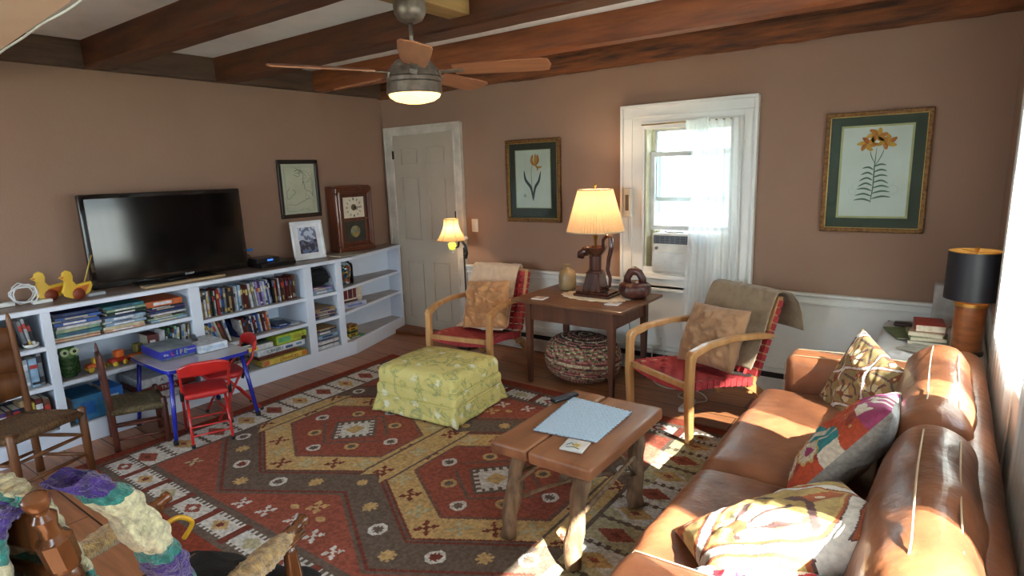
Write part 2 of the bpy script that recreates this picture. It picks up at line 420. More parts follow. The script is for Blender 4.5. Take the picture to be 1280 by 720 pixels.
# curtain rod and sheer curtain
mb = MB(); mb.tube([(2.85, -.075, 1.895), (3.57, -.075, 1.895)], .005, 8); tag(mb.build('curtain_rod', mat('brass_rod', (170, 150, 96), .35, metal=.8), smooth=True), 'thin brass curtain rod across the top of the back window', 'curtain rod')
SHEER = sheer('sheer_white', (244, 246, 246), .22, .5)
mb = MB()
def cf(u, v):
    x0 = 3.235 + .02 * math.sin(v * 3) - .05 * v; x1 = 3.585 - .03 * v
    x = x0 + (x1 - x0) * u; z = 1.9 - v * 1.5
    return (x, -.095 + (.020 + .012 * math.sin(v * 5 + u * 4)) * math.sin(u * 2 * PI * (7 - 1.2 * v)) - .02 * v, z)
mb.grid(cf, 110, 30)
cu = mb.build('sheer_curtain', SHEER, smooth=True); tag(cu, 'white sheer curtain hanging over the right half of the back window', 'curtain')
mb = MB(); mb.grid(lambda u, v: (3.20 + .16 * u, -.118 + .006 * math.sin(u * 16), 1.905 - .125 * v - .008 * math.sin(u * 5)), 30, 6)
mb.build('folded_flap', sheer('sheer_flap', (235, 240, 238), .15, .5), cu, smooth=True)
# sensor on casing
sn = thing('window_thermometer', 'narrow white plastic thermometer with a dark slot on the left window casing', 'thermometer', (2.737, -.05, 1.22))
mb = MB(); mb.rbox((0, -.01, .11), (.062, .028, .22), .012, n=3, grd=2); mb.build('housing', mat('cream_plastic', (222, 218, 208), .4), sn, smooth=True)
MB().box((-.014, -.027, .05), (.014, -.022, .17)).build('scale_slot', mat('slot_dark', (96, 90, 84), .5), sn)
mb = MB(); mb.tube([(0, -.006, .0), (.004, -.004, -.15), (.03, -.003, -.28), (.035, -.003, -.45)], .003, 6); mb.build('wire', mat('wire_white', (215, 212, 204), .5), sn, smooth=True)

# ---- door
d1 = struct(bpy.data.objects.new('door_1', None)); COL.objects.link(d1)
mb = MB()
for (a, c, o1) in ((.045, .155, 0), (.955, 1.06, 0)): mb.box((a, -.028, 0), (c, 0, 2.0))
mb.box((.045, -.028, 1.985), (1.06, 0, 2.05))
mb.box((.045, -.045, 0), (.068, -.02, 2.055)); mb.box((1.037, -.045, 0), (1.06, -.02, 2.055)); mb.box((.045, -.045, 2.03), (1.06, -.02, 2.058))
mb.box((.135, -.036, 0), (.155, -.02, 1.985)); mb.box((.955, -.036, 0), (.972, -.02, 1.985)); mb.box((.135, -.036, 1.975), (.972, -.02, 1.99))
mb.build('door_casing', mat('casing_paint', (204, 196, 184), .45), d1, bevel=.004)
mb = MB(); PX = [(.25, .50), (.61, .855)]; PZ = [(.12, .74), (.94, 1.58), (1.68, 1.86)]
leaf = wall_holes('y', -.022, .02, .157, .953, .01, 1.975, [(a, c, e, g_) for a, c in PX for e, g_ in PZ]).build('door_leaf', DOORW, d1)
for a, c in PX:
    for e, g_ in PZ:
        q = MB(); q.box((a, -.008, e), (c, -.002, g_)); q.prism([(a + .03, e + .03), (c - .03, e + .03), (c - .03, g_ - .03), (a + .03, g_ - .03)], -.018, -.006, 'y'); frame_mb(q, 'y', a, c, e, g_, .010, -.025, -.005)
        q.build('door_panel', DOORW, leaf, bevel=.005)
kb = MB(); kb.lathe([(.012, 0), (.012, .03), (.026, .04), (.03, .055), (.024, .07), (0.002, .075)], M=rx(R(90)), c=(.90, -.022, .93)); kb.build('door_knob', mat('porcelain', (214, 208, 198), .2), d1, smooth=True)
for z in (.28, 1.75):
    MB().box((.150, -.04, z), (.162, -.02, z + .08)).build('hinge', mat('dark_hinge', (50, 40, 32), .5, metal=.5), d1)
MB().box((.953, -.04, 1.12), (.966, -.03, 1.24)).build('strike_plate', MATS['dark_hinge'], d1)
sw = thing('light_switch', 'white light switch plate on the wall right of the door', 'light switch', (1.165, -.002, 1.05))
MB().box((-.036, -.008, 0), (.036, .002, .12)).build('switch_plate', mat('switch_white', (222, 216, 204), .4), sw, bevel=.003)
MB().box((-.006, -.018, .05), (.006, -.006, .07)).build('toggle', MATS['switch_white'], sw)

# ---- right-hand windows (bright, curtained)
for i, (a, c, e, g_) in enumerate(HR):
    wn = struct(bpy.data.objects.new('window_%d' % (i + 2), None)); COL.objects.link(wn)
    mb = MB(); frame_mb(mb, 'x', a - .09, c + .09, e - .09, g_ + .09, .09, 4.958, 4.972); mb.build('window_casing', WHITE, wn, bevel=.004)
    mb = MB(); frame_mb(mb, 'x', a, c, e, g_, .022, 4.97, 5.12); mb.build('window_jamb', WHITE, wn)
    mb = MB(); frame_mb(mb, 'x', a + .022, c - .022, e + .022, g_ - .022, .03, 5.03, 5.06); mb.build('sash', SASH, wn)
    MB().box((5.043, a + .05, e + .05), (5.047, c - .05, g_ - .05)).build('pane', GLASS, wn)
a, c, e, g_ = .6, 3.2, .7, 2.1  # unseen window behind the camera, added to fill the room with daylight
wn = struct(bpy.data.objects.new('window_5', None)); COL.objects.link(wn)
mb = MB(); frame_mb(mb, 'y', a - .09, c + .09, e - .09, g_ + .09, .09, -6.25, -6.225); mb.build('window_casing', WHITE, wn)
mb = MB(); frame_mb(mb, 'y', a, c, e, g_, .04, -6.34, -6.31); mb.build('sash', SASH, wn)
MB().box((a + .04, -6.327, e + .04), (c - .04, -6.323, g_ - .04)).build('pane', GLASS, wn)
SH2 = sheer('sheer_bright', (250, 252, 252), .30, .6)
def rcurt(y0, y1, zb, label):
    mb = MB()
    def f(u, v):
        y = y0 + (y1 - y0) * u
        return (4.944 + .010 * math.sin(u * 2 * PI * 8 + .6 * math.sin(v * 4)) * (.6 + .4 * v), y - .04 * math.sin(v * 3) * (1 - u), 2.12 - v * (2.12 - zb))
    mb.grid(f, 100, 24); o = mb.build('sheer_curtain', SH2, smooth=True); tag(o, label, 'curtain'); return o
rcurt(-1.84, -.93, .25, 'bright white sheer curtain on the right wall behind the dark lampshade')
rcurt(-3.90, -3.34, .25, 'white sheer curtain on the right wall nearest the camera')
rcurt(-2.84, -2.19, .25, 'white sheer curtain hanging between the two right wall windows')
mb = MB(); mb.tube([(4.944, -4.0, 2.13), (4.944, -.85, 2.13)], .008, 8); tag(mb.build('curtain_rod', MATS['brass_rod'], smooth=True), 'thin curtain rod along the right wall above the sofa', 'curtain rod')
# unseen overhang slab added to block the high sun; outdoor surroundings
struct(MB().box((5.13, -6.6, 2.46), (5.88, .4, 2.56)).build('sun_block_slab', WHITE))
struct(MB().box((-12, -22, -.55), (30, 26, -.5)).build('ground', mat('outdoor_ground', (150, 150, 140), .9, (110, 120, 90), 1.5)))
nh = thing('neighbour_house', 'white clapboard house with blue-grey windows seen through the back window', 'house', (3.0, 7.0, -.5))
mb = MB(); mb.box((-5, 0, 0), (4, 6, 5.2)); mb.prism([(-5.3, 5.2), (4.3, 5.2), (-.5, 8.0)], -.3, 6.3, 'y'); mb.build('walls', mat('clapboard', (216, 222, 226), .7, (196, 204, 210), 1, (.1, .1, 14), kind='noise'), nh)
for x in (-3.6, -2.2, -.6, .9, 2.4):
    for z in (1.1, 3.4):
        fr = frame_mb(MB(), 'y', x, x + .85, z, z + 1.4, .1, -.06, 0).build('window', WHITE, nh)
        MB().box((x + .08, -.02, z + .08), (x + .77, -.01, z + 1.32)).build('pane', mat('blue_pane', (96, 142, 166), .15), fr)
# ================================================================= BOOKCASE along the left wall
XF = .46
bc = thing('bookcase', 'long low white built-in bookcase along the television wall, tapering beside the door', 'bookcase', (0, 0, 0))
DIV = [(-3.92, -3.88), (-3.19, -3.14), (-2.33, -2.255), (-1.40, -1.325), (-1.08, -1.015)]
TY = -.05; TX = .175    # tapered end
mb = MB(); mb.prism([(.0, -3.95), (XF + .012, -3.95), (XF + .012, -.92), (TX + .012, -.04), (.0, -.04)], .862, .89)
mb.build('top_board', [WHITE2], bc, bevel=.003)
mb = MB(); mb.prism([(.002, -3.94), (XF - .012, -3.94), (XF - .012, -.93), (TX - .01, -.05), (.002, -.05)], .889, .893)
mb.build('worn_top_surface', mat('grey_brown_top', (150, 132, 122), .35, (120, 104, 96), 6, (1, .3, 1)), bc)
mb = MB(); mb.prism([(XF - .03, -3.95), (XF, -3.95), (XF, -.92), (TX, -.04), (TX - .03, -.04), (XF - .03, -.93)], 0, .125); mb.build('plinth', WHITE2, bc, bevel=.002)
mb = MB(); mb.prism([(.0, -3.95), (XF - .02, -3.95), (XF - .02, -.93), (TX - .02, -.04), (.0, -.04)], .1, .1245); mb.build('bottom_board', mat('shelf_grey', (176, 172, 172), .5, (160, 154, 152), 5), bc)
MB().box((.0, -3.95, .12), (.012, -.04, .865)).build('back_panel', WHITE2, bc)
for a, c in DIV:
    MB().box((.012, a + .012, .12), (XF - .02, c - .012, .865)).box((XF - .02, a, .12), (XF, c, .865)).build('divider', WHITE2, bc, bevel=.002)
mb = MB(); mb.prism([(.0, -.075), (TX + .01, -.075), (TX, -.04), (.0, -.04)], 0, .865); mb.build('end_panel', WHITE2, bc, bevel=.002)
SHELFG = MATS['shelf_grey']
def shelf(y0, y1, z, taper=False):
    mb = MB()
    if taper: mb.prism([(.012, y0), (XF - .002, y0), (TX - .002, y1), (.012, y1)], z - .022, z)
    else: mb.box((.012, y0, z - .024), (XF - .002, y1, z))
    o = mb.build('shelf', WHITE2, bc, bevel=.002)
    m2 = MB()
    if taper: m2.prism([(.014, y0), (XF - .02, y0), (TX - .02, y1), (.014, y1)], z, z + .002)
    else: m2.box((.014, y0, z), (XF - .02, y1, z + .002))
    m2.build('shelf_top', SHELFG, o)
for z in (.655, .415): shelf(DIV[0][1], DIV[1][0], z); shelf(DIV[1][1], DIV[2][0], z)
for z in (.610, .395): shelf(DIV[2][1], DIV[3][0], z); shelf(DIV[3][1], DIV[4][0], z); shelf(DIV[4][1], -.06, z + .01, True)

# ---------------------------------------------------------------- books
PAGE = mat('paper_pages', (226, 218, 200), .8, (206, 196, 176), 60)
def cm(c):
    k = 'cover_%d_%d_%d' % tuple(c)
    return mat(k, c, .45, tuple(v * .8 for v in c), 25, lo=.3, hi=.6)
CN = {'white': (214, 216, 220), 'black': (26, 26, 32), 'navy blue': (34, 48, 96), 'blue': (56, 98, 176), 'pale blue': (150, 184, 214), 'red': (158, 40, 36),
      'dark red': (92, 26, 28), 'brown': (104, 66, 44), 'tan': (178, 146, 104), 'cream': (220, 208, 176), 'orange': (204, 98, 44), 'yellow': (214, 190, 70),
      'green': (60, 112, 70), 'dark green': (30, 60, 44), 'pale green': (156, 190, 160), 'grey': (120, 124, 130), 'silver': (170, 176, 184), 'purple': (86, 56, 120),
      'teal': (60, 130, 140), 'pink': (206, 140, 150), 'lilac': (160, 150, 206), 'peach': (222, 170, 140)}
ORD = ['first', 'second', 'third', 'fourth', 'fifth', 'sixth', 'seventh', 'eighth', 'ninth', 'tenth', 'eleventh', 'twelfth', 'thirteenth', 'fourteenth', 'fifteenth',
       'sixteenth', 'seventeenth', 'eighteenth', 'nineteenth', 'twentieth', 'twenty-first', 'twenty-second', 'twenty-third', 'twenty-fourth', 'twenty-fifth', 'twenty-sixth', 'twenty-seventh', 'twenty-eighth', 'twenty-ninth', 'thirtieth', 'thirty-first', 'thirty-second', 'thirty-third', 'thirty-fourth', 'thirty-fifth', 'thirty-sixth']
def upright(nm, label, cat, group, x, y, z, th, h, d, c, tilt=0.0, pages=True, seed=0):
    """upright book: spine faces +x"""
    mb = MB(); rr = random.Random(seed)
    cv = .0018
    mb.box((-d, -th / 2, 0), (0, -th / 2 + cv, h), 0); mb.box((-d, th / 2 - cv, 0), (0, th / 2, h), 0); mb.box((-cv, -th / 2, 0), (0, th / 2, h), 0)
    mb.box((-d + .004, -th / 2 + cv, .003), (-cv, th / 2 - cv, h - .003), 1)
    z0 = h * rr.uniform(.55, .72); z1 = z0 + h * rr.uniform(.12, .25)
    mb.box((0, -th / 2 + .002, z0), (.0008, th / 2 - .002, z1), 2)
    if rr.random() < .6: mb.box((0, -th / 2 + .002, h * .08), (.0008, th / 2 - .002, h * rr.uniform(.14, .3)), 3)
    alt = rr.choice([(220, 220, 224), (40, 40, 50), (190, 60, 50), (70, 110, 170), (210, 190, 120)])
    alt2 = rr.choice([(230, 230, 230), (30, 30, 36), (200, 170, 90), (120, 150, 190)])
    o = mb.build(nm, [cm(c), PAGE if pages else cm((30, 30, 34)), cm(alt), cm(alt2)])
    o.location = (x, y, z); o.rotation_euler = (tilt, 0, 0)
    tag(o, label, cat, group); return o
def row(nm, cat, kind, where, group, y0, z, spec, x=XF - .06, seed=1, pages=True, side='left'):
    """spec: list of (colour, thickness, height, depth, tilt)"""
    y = y0
    for i, (cn, th, h, d, tl) in enumerate(spec):
        run = h * math.sin(abs(tl)); wy = th * math.cos(tl)
        # tilt>0 leans top toward -y ; the lower edge stays on the shelf
        yc = y + th / 2 * math.cos(tl)
        zz = z + (th / 2) * math.sin(abs(tl))
        prev = spec[i - 1][0] if i else None
        nx = spec[i + 1][0] if i + 1 < len(spec) else None
        near = ('between a %s and a %s one' % (prev, nx)) if prev and nx else ('at the end of the row beside a %s one' % (prev or nx))
        upright(nm, '%s %s, %s from the %s %s' % (cn, kind, ORD[i], side, where), cat, group,
                x + random.Random(i * 7 + seed).uniform(-.012, .008), yc, zz + .0025, th, h, d, CN[cn], tl, pages, seed * 100 + i)
        y += wy + .0012
    return y
rn = random.Random(11)
# bay C top: DVDs, upright
cols = ['blue', 'tan', 'white', 'white', 'brown', 'dark green', 'white', 'red', 'silver', 'blue', 'grey', 'black', 'tan', 'brown', 'silver', 'white', 'pale blue', 'brown', 'dark red', 'dark red']
sp1 = [(c, rn.choice([.014, .016, .02]), rn.uniform(.185, .20), .135, 0.0) for c in cols]
sp1[17] = ('brown', .02, .19, .135, 0); 
yy = row('dvd_case', 'DVD', 'DVD case', 'on the shelf under the television', 'DVD cases on the top middle shelf', -2.245, .610, sp1, seed=3, pages=False)
cols = ['white', 'grey', 'white', 'lilac', 'purple', 'lilac', 'white', 'blue', 'white', 'navy blue']
sp2 = [(c, rn.choice([.015, .018, .022]), rn.uniform(.185, .20), .135, .10) for c in cols]
yy = row('dvd_case', 'DVD', 'leaning DVD case', 'of the leaning group below the television', 'leaning DVD cases on the top middle shelf', yy + .022, .612, sp2, seed=4, pages=False)
cols = ['black', 'tan', 'dark red', 'silver', 'black', 'dark red', 'brown', 'dark red', 'dark red', 'brown', 'dark red', 'dark red', 'brown']
sp3 = [(c, .0152, rn.uniform(.18, .20), .135, .04) for c in cols]
yy = row('dvd_case', 'DVD', 'DVD case', 'of the dark group under the cable box', 'dark DVD cases at the right of the top middle shelf', yy + .004, .611, sp3, seed=5, pages=False)
# bay C middle
sp = [('dark green', .012, .15, .13, .35), ('yellow', .014, .16, .13, .35), ('cream', .01, .16, .13, .34), ('blue', .02, .18, .13, .32), ('pale blue', .016, .18, .13, .30), ('cream', .016, .18, .13, .28), ('brown', .02, .185, .13, .26), ('dark red', .018, .19, .13, .25), ('white', .016, .19, .13, .22)]
yy = row('book', 'book', 'leaning book', 'on the shelf below the DVDs', 'leaning books on the middle shelf', -2.185, .395, sp, seed=6)
# blue tray full of cases
tray = thing('storage_bin', 'dark blue open bin holding a row of cases on the middle shelf', 'bin', (0, 0, 0))
BINB = mat('bin_blue', (30, 52, 122), .5)
q = MB(); q.box((.10, -1.96, .398), (.36, -1.685, .404)); q.box((.10, -1.96, .398), (.106, -1.685, .575)); q.prism([(.10, .398), (.35, .398), (.35, .43), (.10, .58)], -1.966, -1.960, 'y'); q.prism([(.10, .398), (.35, .398), (.35, .43), (.10, .58)], -1.685, -1.679, 'y'); q.box((.10, -1.96, .570), (.26, -1.68, .576)); q.build('bin_body', BINB, tray)
cols = ['white', 'dark red', 'brown', 'navy blue', 'black', 'white', 'dark red', 'white', 'blue', 'white', 'dark red', 'white', 'orange', 'peach']
sp = [(c, .0165, rn.uniform(.125, .15), .12, .12) for c in cols]
yy = row('dvd_case', 'DVD', 'short case', 'in the dark blue bin', 'cases in the blue bin', -1.945, .405, sp, x=.40, seed=8, pages=False)
# loose flat books on the middle shelf
def flat(nm, label, cat, x0, x1, y0, y1, z, h, c, rot=0.0, group=None, pages=True, spine=True, c2=None, tiltx=0.0):
    cx_, cy_ = (x0 + x1) / 2, (y0 + y1) / 2; hx, hy = (x1 - x0) / 2, (y1 - y0) / 2; cv = min(.002, h * .2)
    mb = MB()
    mb.box((-hx, -hy, 0), (hx, hy, cv), 0); mb.box((-hx, -hy, h - cv), (hx, hy, h), 0); mb.box((hx - cv, -hy, 0), (hx, hy, h), 0)
    mb.box((-hx + .004, -hy + .004, cv), (hx - cv, hy - .004, h - cv), 1)
    if spine and h > .008: mb.box((hx, -hy * .6, h * .25), (hx + .0007, hy * .4, h * .75), 2)
    o = mb.build(nm, [cm(c), PAGE if pages else cm(c), cm(c2 or (225, 225, 225))]); o.location = (cx_, cy_, z); o.rotation_euler = (tiltx, 0, rot)
    return tag(o, label, cat, group)
flat('book', 'thin blue book lying tilted right of the blue bin on the middle shelf', 'book', .24, .40, -1.66, -1.54, .399, .008, CN['blue'], .3, tiltx=.0)
flat('book', 'small navy blue book lying on the thin blue book, middle shelf', 'book', .22, .38, -1.62, -1.50, .409, .012, CN['navy blue'], -.2)
flat('book', 'silver and blue case lying at the right end of the middle shelf', 'book', .28, .41, -1.535, -1.43, .399, .012, CN['silver'], .25)
flat('book', 'teal booklet lying flat beside the blue bin near the back of the shelf', 'book', .08, .21, -1.66, -1.5, .399, .01, CN['teal'], .1)
# board games bottom of bay C
def gamebox(label, x0, x1, y0, y1, z, h, c, c2, txt=None, tcol=(30, 30, 30), tsz=.03, ty=0, band=None, nm='board_game', rot=0, tside=None):
    o = thing(nm, label, 'board game', ((x0 + x1) / 2, (y0 + y1) / 2, z), rot); hx, hy = (x1 - x0) / 2, (y1 - y0) / 2
    MB().box((-hx + .003, -hy + .003, 0), (hx - .003, hy - .003, h * .5)).build('box_base', cm(c2), o, bevel=.0015)
    l = MB().box((-hx, -hy, h * .12), (hx, hy, h)).build('lid', cm(c), o, bevel=.002)
    if band:
        for (a, c_, e, g_, cc) in band: MB().box((hx, a * hy, h * e), (hx + .0012, c_ * hy, h * g_)).build('printed_panel', cm(cc), l)
    if txt: text('lettering', txt, tsz, cm(tcol), l, (hx + .002, ty * hy, h * .54), FX)
    return o
gamebox('yellow board game box with red lettering, lowest of the game stack', .16, .45, -1.84, -1.43, .128, .052, (222, 196, 92), (160, 120, 60), 'CHARADES', (170, 40, 30), .034, .15, [(-.98, -.72, .2, .95, (206, 120, 80)), (.75, .98, .2, .95, (214, 130, 60))])
gamebox('brown board game box second from the bottom of the game stack', .14, .42, -1.85, -1.50, .182, .035, (110, 58, 44), (80, 50, 40))
gamebox('white board game box with green lettering in the middle of the game stack', .16, .445, -1.87, -1.44, .219, .05, (218, 226, 236), (150, 160, 170), 'SCRABBLE', (30, 92, 84), .034, -.3, [(.15, .45, .3, .7, (60, 90, 150)), (.6, .85, .4, .75, (120, 160, 210))])
gamebox('lime green board game box topping the right end of the game stack', .2, .45, -1.70, -1.42, .271, .078, (188, 206, 74), (150, 160, 60), 'DOGS', (150, 80, 34), .036, .45, [(-.9, -.1, .25, .8, (110, 190, 130)), (.62, .95, .05, .4, (60, 44, 34))])
gamebox('flat white box with a yellow panel left of the lime green game', .18, .43, -2.08, -1.72, .271, .042, (222, 226, 230), (180, 184, 190), None, band=[(-.5, .25, .2, .85, (226, 196, 70))])
flat('book', 'dark green folder lying on the flat white box on the bottom middle shelf', 'book', .16, .40, -2.06, -1.74, .315, .018, CN['dark green'])
wb = thing('wire_basket', 'small silver wire basket left of the board games on the bottom shelf', 'basket', (.33, -1.98, .128))
mb = MB()
for z in (0.004, .05, .10, .135):
    mb.tube([(-.09, -.09, z), (.09, -.09, z), (.09, .09, z), (-.09, .09, z), (-.09, -.09, z)], .002, 5)
for k in range(7):
    for s in (-1, 1): mb.tube([(s * .09, -.09 + k * .03, .004), (s * .09, -.09 + k * .03, .135)], .0015, 5); mb.tube([(-.09 + k * .03, s * .09, .004), (-.09 + k * .03, s * .09, .135)], .0015, 5)
mb.build('wire_frame', mat('silver_wire', (170, 176, 182), .3, metal=.8), wb)
flat('book', 'brown box of cards inside the wire basket', 'box', .26, .39, -2.05, -1.92, .135, .09, CN['brown'])
flat('book', 'blue flat box at the far left of the bottom middle shelf behind the red chairs', 'box', .18, .42, -2.24, -2.09, .128, .09, CN['blue'])

# ---- bay B top : three stacks of big flat books
def stack(y0, y1, z, items, where, group, x0=.14, x1=.44, pages=True):
    for i, (cn, h, dy, dx) in enumerate(items):
        pos = ['lowest', 'second from the bottom', 'third from the bottom', 'fourth from the bottom', 'fifth from the bottom', 'sixth from the bottom', 'seventh from the bottom', 'eighth from the bottom', 'ninth from the bottom'][i]
        if i == len(items) - 1: pos = 'topmost'
        flat('book', '%s flat book, %s of the %s' % (cn, pos, where), 'book', x0 + dx - .02, x1 + dx - .01, y0 + dy, y1 + dy, z + .003, h, CN[cn], rn.uniform(-.04, .04), group, c2=rn.choice([(230, 230, 235), (60, 80, 120), (200, 190, 150)]))
        z += h + .0008
stack(-3.125, -2.885, .657, [('peach', .014, 0, 0), ('cream', .012, 0, -.01), ('teal', .022, .01, 0), ('pale green', .024, 0, -.01), ('white', .016, .01, .0), ('blue', .024, .01, -.01), ('cream', .010, 0, -.02), ('blue', .018, .02, 0), ('navy blue', .022, .015, -.02)], 'left stack, upper left shelf', 'flat books in the left stack')
stack(-2.865, -2.625, .657, [('peach', .014, 0, 0), ('cream', .02, 0, 0), ('pale blue', .018, .01, .0), ('white', .012, .0, -.01), ('pale blue', .022, .01, 0), ('navy blue', .012, -.02, -.02), ('dark green', .018, .02, 0), ('pale green', .016, .03, -.02), ('teal', .02, .02, -.03)], 'middle stack, upper left shelf', 'flat books in the middle stack')
stack(-2.60, -2.365, .657, [('pale blue', .016, .01, 0), ('pale green', .012, 0, -.01), ('black', .014, -.01, 0), ('white', .014, .01, .0), ('navy blue', .018, .0, 0), ('purple', .014, .01, -.01), ('black', .010, -.01, 0), ('orange', .040, .005, -.01)], 'right stack, upper left shelf', 'flat books in the right stack')
# bay B middle: owl, toys, upright dark books
ow = thing('ceramic_owl', 'green glazed ceramic owl with big round eyes on the left shelf', 'owl figurine', (.36, -3.065, .4185)); ow.scale = (.84, .84, .84)
OWG = mat('green_glaze', (92, 132, 72), .25, (52, 86, 44), 14, coat=.5)
mb = MB(); mb.lathe([(.02, 0), (.045, .004), (.058, .04), (.064, .09), (.058, .14), (.05, .165), (.056, .19), (.05, .22), (.03, .235), (.004, .238)], n=28); mb.build('body', OWG, ow, smooth=True)
for s in (-1, 1):
    M = tr(.05, s * .03, .195) @ ry(R(80))
    q = MB(); q.lathe([(.028, 0), (.028, .008), (.022, .012), (.001, .013)], M=M); ey = q.build('eye_ring', mat('pale_glaze', (190, 210, 160), .25), ow, smooth=True)
    q = MB(); q.lathe([(.012, .012), (.010, .018), (.001, .019)], M=M); q.build('pupil', mat('dark_glaze', (20, 26, 18), .2), ey, smooth=True)
    q = MB(); q.tube([(.0, s * .035, .215), (.0, s * .05, .25)], [.018, .003]); q.build('ear_tuft', OWG, ow, smooth=True)
q = MB()
for rr_ in range(4):
    for k in range(5):
        a = R(-60 + k * 30 + (15 if rr_ % 2 else 0)); rad = .062
        q.rbox((rad * math.cos(a), rad * math.sin(a), .04 + rr_ * .032), (.01, .03, .03), .005, n=2, grd=1, M=rz(a))
q.build('breast_feathers', mat('feather_glaze', (48, 84, 42), .2), ow, smooth=True)
def blob(nm, label, cat, parts, loc, m, r=0):
    o = thing(nm, label, cat, loc, r)
    for (pn, kind, args, mm) in parts:
        q = MB()
        if kind == 'b': q.rbox(*args)
        elif kind == 't': q.tube(*args)
        else: q.lathe(*args)
        q.build(pn, mm, o, smooth=True)
    return o
TOYO = mat('toy_orange', (216, 104, 38), .4); TOYY = mat('toy_yellow', (226, 190, 60), .4); TOYR = mat('toy_red', (176, 50, 36), .4); TOYG = mat('toy_olive', (112, 104, 50), .5)
for k, (y, hy, lab) in enumerate([(-2.93, 0, 'orange and yellow toy truck behind the small chair back, left shelf'), (-2.80, .01, 'orange toy car with yellow wheels in the middle of the left shelf'), (-2.68, .02, 'orange toy wagon with an olive box, rightmost of the shelf toys')]):
    o = thing('toy_car', lab, 'toy car', (.36, y, .418), R(10 * k))
    q = MB(); q.rbox((0, 0, .035), (.07, .10, .03), .012, n=3, grd=2); q.build('chassis', TOYO if k != 1 else TOYR, o, smooth=True)
    q = MB(); q.rbox((0, .015, .065 + hy), (.055, .055, .04 + hy), .012, n=3, grd=2); q.build('cab', [TOYY, TOYO, TOYG][k], o, smooth=True)
    for s in (-1, 1):
        for e in (-1, 1):
            q = MB(); q.lathe([(.002, -.008), (.016, -.007), (.018, 0), (.016, .007), (.002, .008)], c=(s * .036, e * .032, .018), M=ry(R(90)), n=14); q.build('wheel', TOYY if k != 2 else TOYR, o, smooth=True)
flat('book', 'dark red box standing flat near the right end of the left middle shelf', 'box', .22, .36, -2.60, -2.53, .418, .15, (110, 40, 40))
cols = ['white', 'dark green', 'green', 'black', 'brown', 'pale green', 'white', 'dark green', 'silver', 'white', 'dark green', 'tan']
sp = [(c, .0145, rn.uniform(.16, .185), .13, -.08) for c in cols]
row('dvd_case', 'DVD', 'upright case', 'of the row right of the toys', 'upright cases right of the toys', -2.53, .4185, sp, seed=12, pages=False, x=XF - .05)
# bay B bottom: blue boxes and large board games
flat('storage_box', 'blue lidded box on the bottom left shelf below the owl', 'box', .16, .42, -3.10, -2.93, .128, .16, (56, 128, 176), c2=(40, 110, 190))
flat('storage_box', 'bright blue box on the bottom left shelf, right of the lidded one', 'box', .18, .43, -2.91, -2.82, .128, .17, (40, 108, 190), c2=(180, 200, 220))
def bg(label, z, h, c, c2, txt, tc): return gamebox(label, .12, .44, -2.72, -2.36, z, h, c, c2, txt, tc, .035, 0)
bg('white board game box, lowest of the stack behind the small table', .128, .05, (222, 224, 228), (170, 170, 176), None, (0, 0, 0))
bg('dark red board game box with white lettering behind the small table', .18, .045, (142, 44, 40), (110, 40, 38), 'TRIVIA', (225, 220, 215))
bg('large white board game box with two black letters behind the small table', .227, .065, (218, 224, 232), (160, 166, 176), 'A      A', (24, 28, 36))

# ---- bay A
for k, (z, lab) in enumerate([(.657, 'black video recorder, lowest of the three on the far left shelf'), (.708, 'black and silver disc player, middle of the three on the far left shelf'), (.76, 'small black receiver on top of the far left electronics')]):
    o = thing('media_player', lab, 'electronics', (.26, -3.52 - .01 * k, z + .003))
    w_ = .21 - .03 * k
    MB().box((-.13, -w_, .004), (.15, w_, .046)).build('casing', BLACKP, o, bevel=.003)
    MB().box((.15, -w_ + .01, .014), (.153, w_ - .06, .036)).build('front_panel', mat('smoke_panel', (52, 58, 66), .2), o)
    for yk in (w_ - .03, w_ - .055):
        q = MB(); q.lathe([(.011, 0), (.011, .008), (.002, .009)], c=(.15, yk, .024), M=ry(R(90)), n=16); q.build('knob', mat('chrome', (200, 204, 210), .15, metal=1), o, smooth=True)
sp = [('grey', .02, .17, .13, .12), ('silver', .018, .18, .13, .12), ('black', .02, .17, .13, .12)]
row('book', 'book', 'thin book', 'leaning right of the electronics', 'books right of the electronics', -3.275, .657, sp, seed=15)
o = thing('small_bowl', 'small white dish beside the leaning books on the far left shelf', 'dish', (.41, -3.245, .659)); 
q = MB(); q.lathe([(.015, 0), (.035, .012), (.04, .026), (.037, .026), (.03, .014), (.002, .006)]); q.build('bowl', WHITE, o, smooth=True)
cols = ['white', 'blue', 'pale blue', 'cream', 'grey', 'silver', 'pale blue', 'white', 'blue', 'white', 'blue', 'cream', 'white', 'cream', 'pale blue', 'silver', 'pale blue', 'grey', 'black']
sp = [(c, rn.choice([.026, .034, .04]), rn.uniform(.17, .21), .15, 0) for c in cols]
row('book', 'book', 'book', 'on the far left middle shelf', 'books on the far left middle shelf', -3.205 - sum(q_[1] * 1.0 + .0012 for q_ in sp[:18]), .4175, sp[:18], seed=16)
cols = ['cream', 'tan', 'silver', 'grey', 'pale blue', 'blue', 'silver', 'brown', 'white', 'pale blue', 'tan', 'brown', 'purple', 'brown', 'navy blue', 'tan', 'yellow', 'dark red', 'brown']
sp = [(c, rn.choice([.026, .032, .038]), rn.uniform(.18, .23), .15, 0) for c in cols]
row('book', 'book', 'book', 'on the far left bottom shelf', 'books on the far left bottom shelf', -3.205 - sum(q_[1] * 1.0 + .0012 for q_ in sp[:19]), .1275, sp[:19], seed=17)

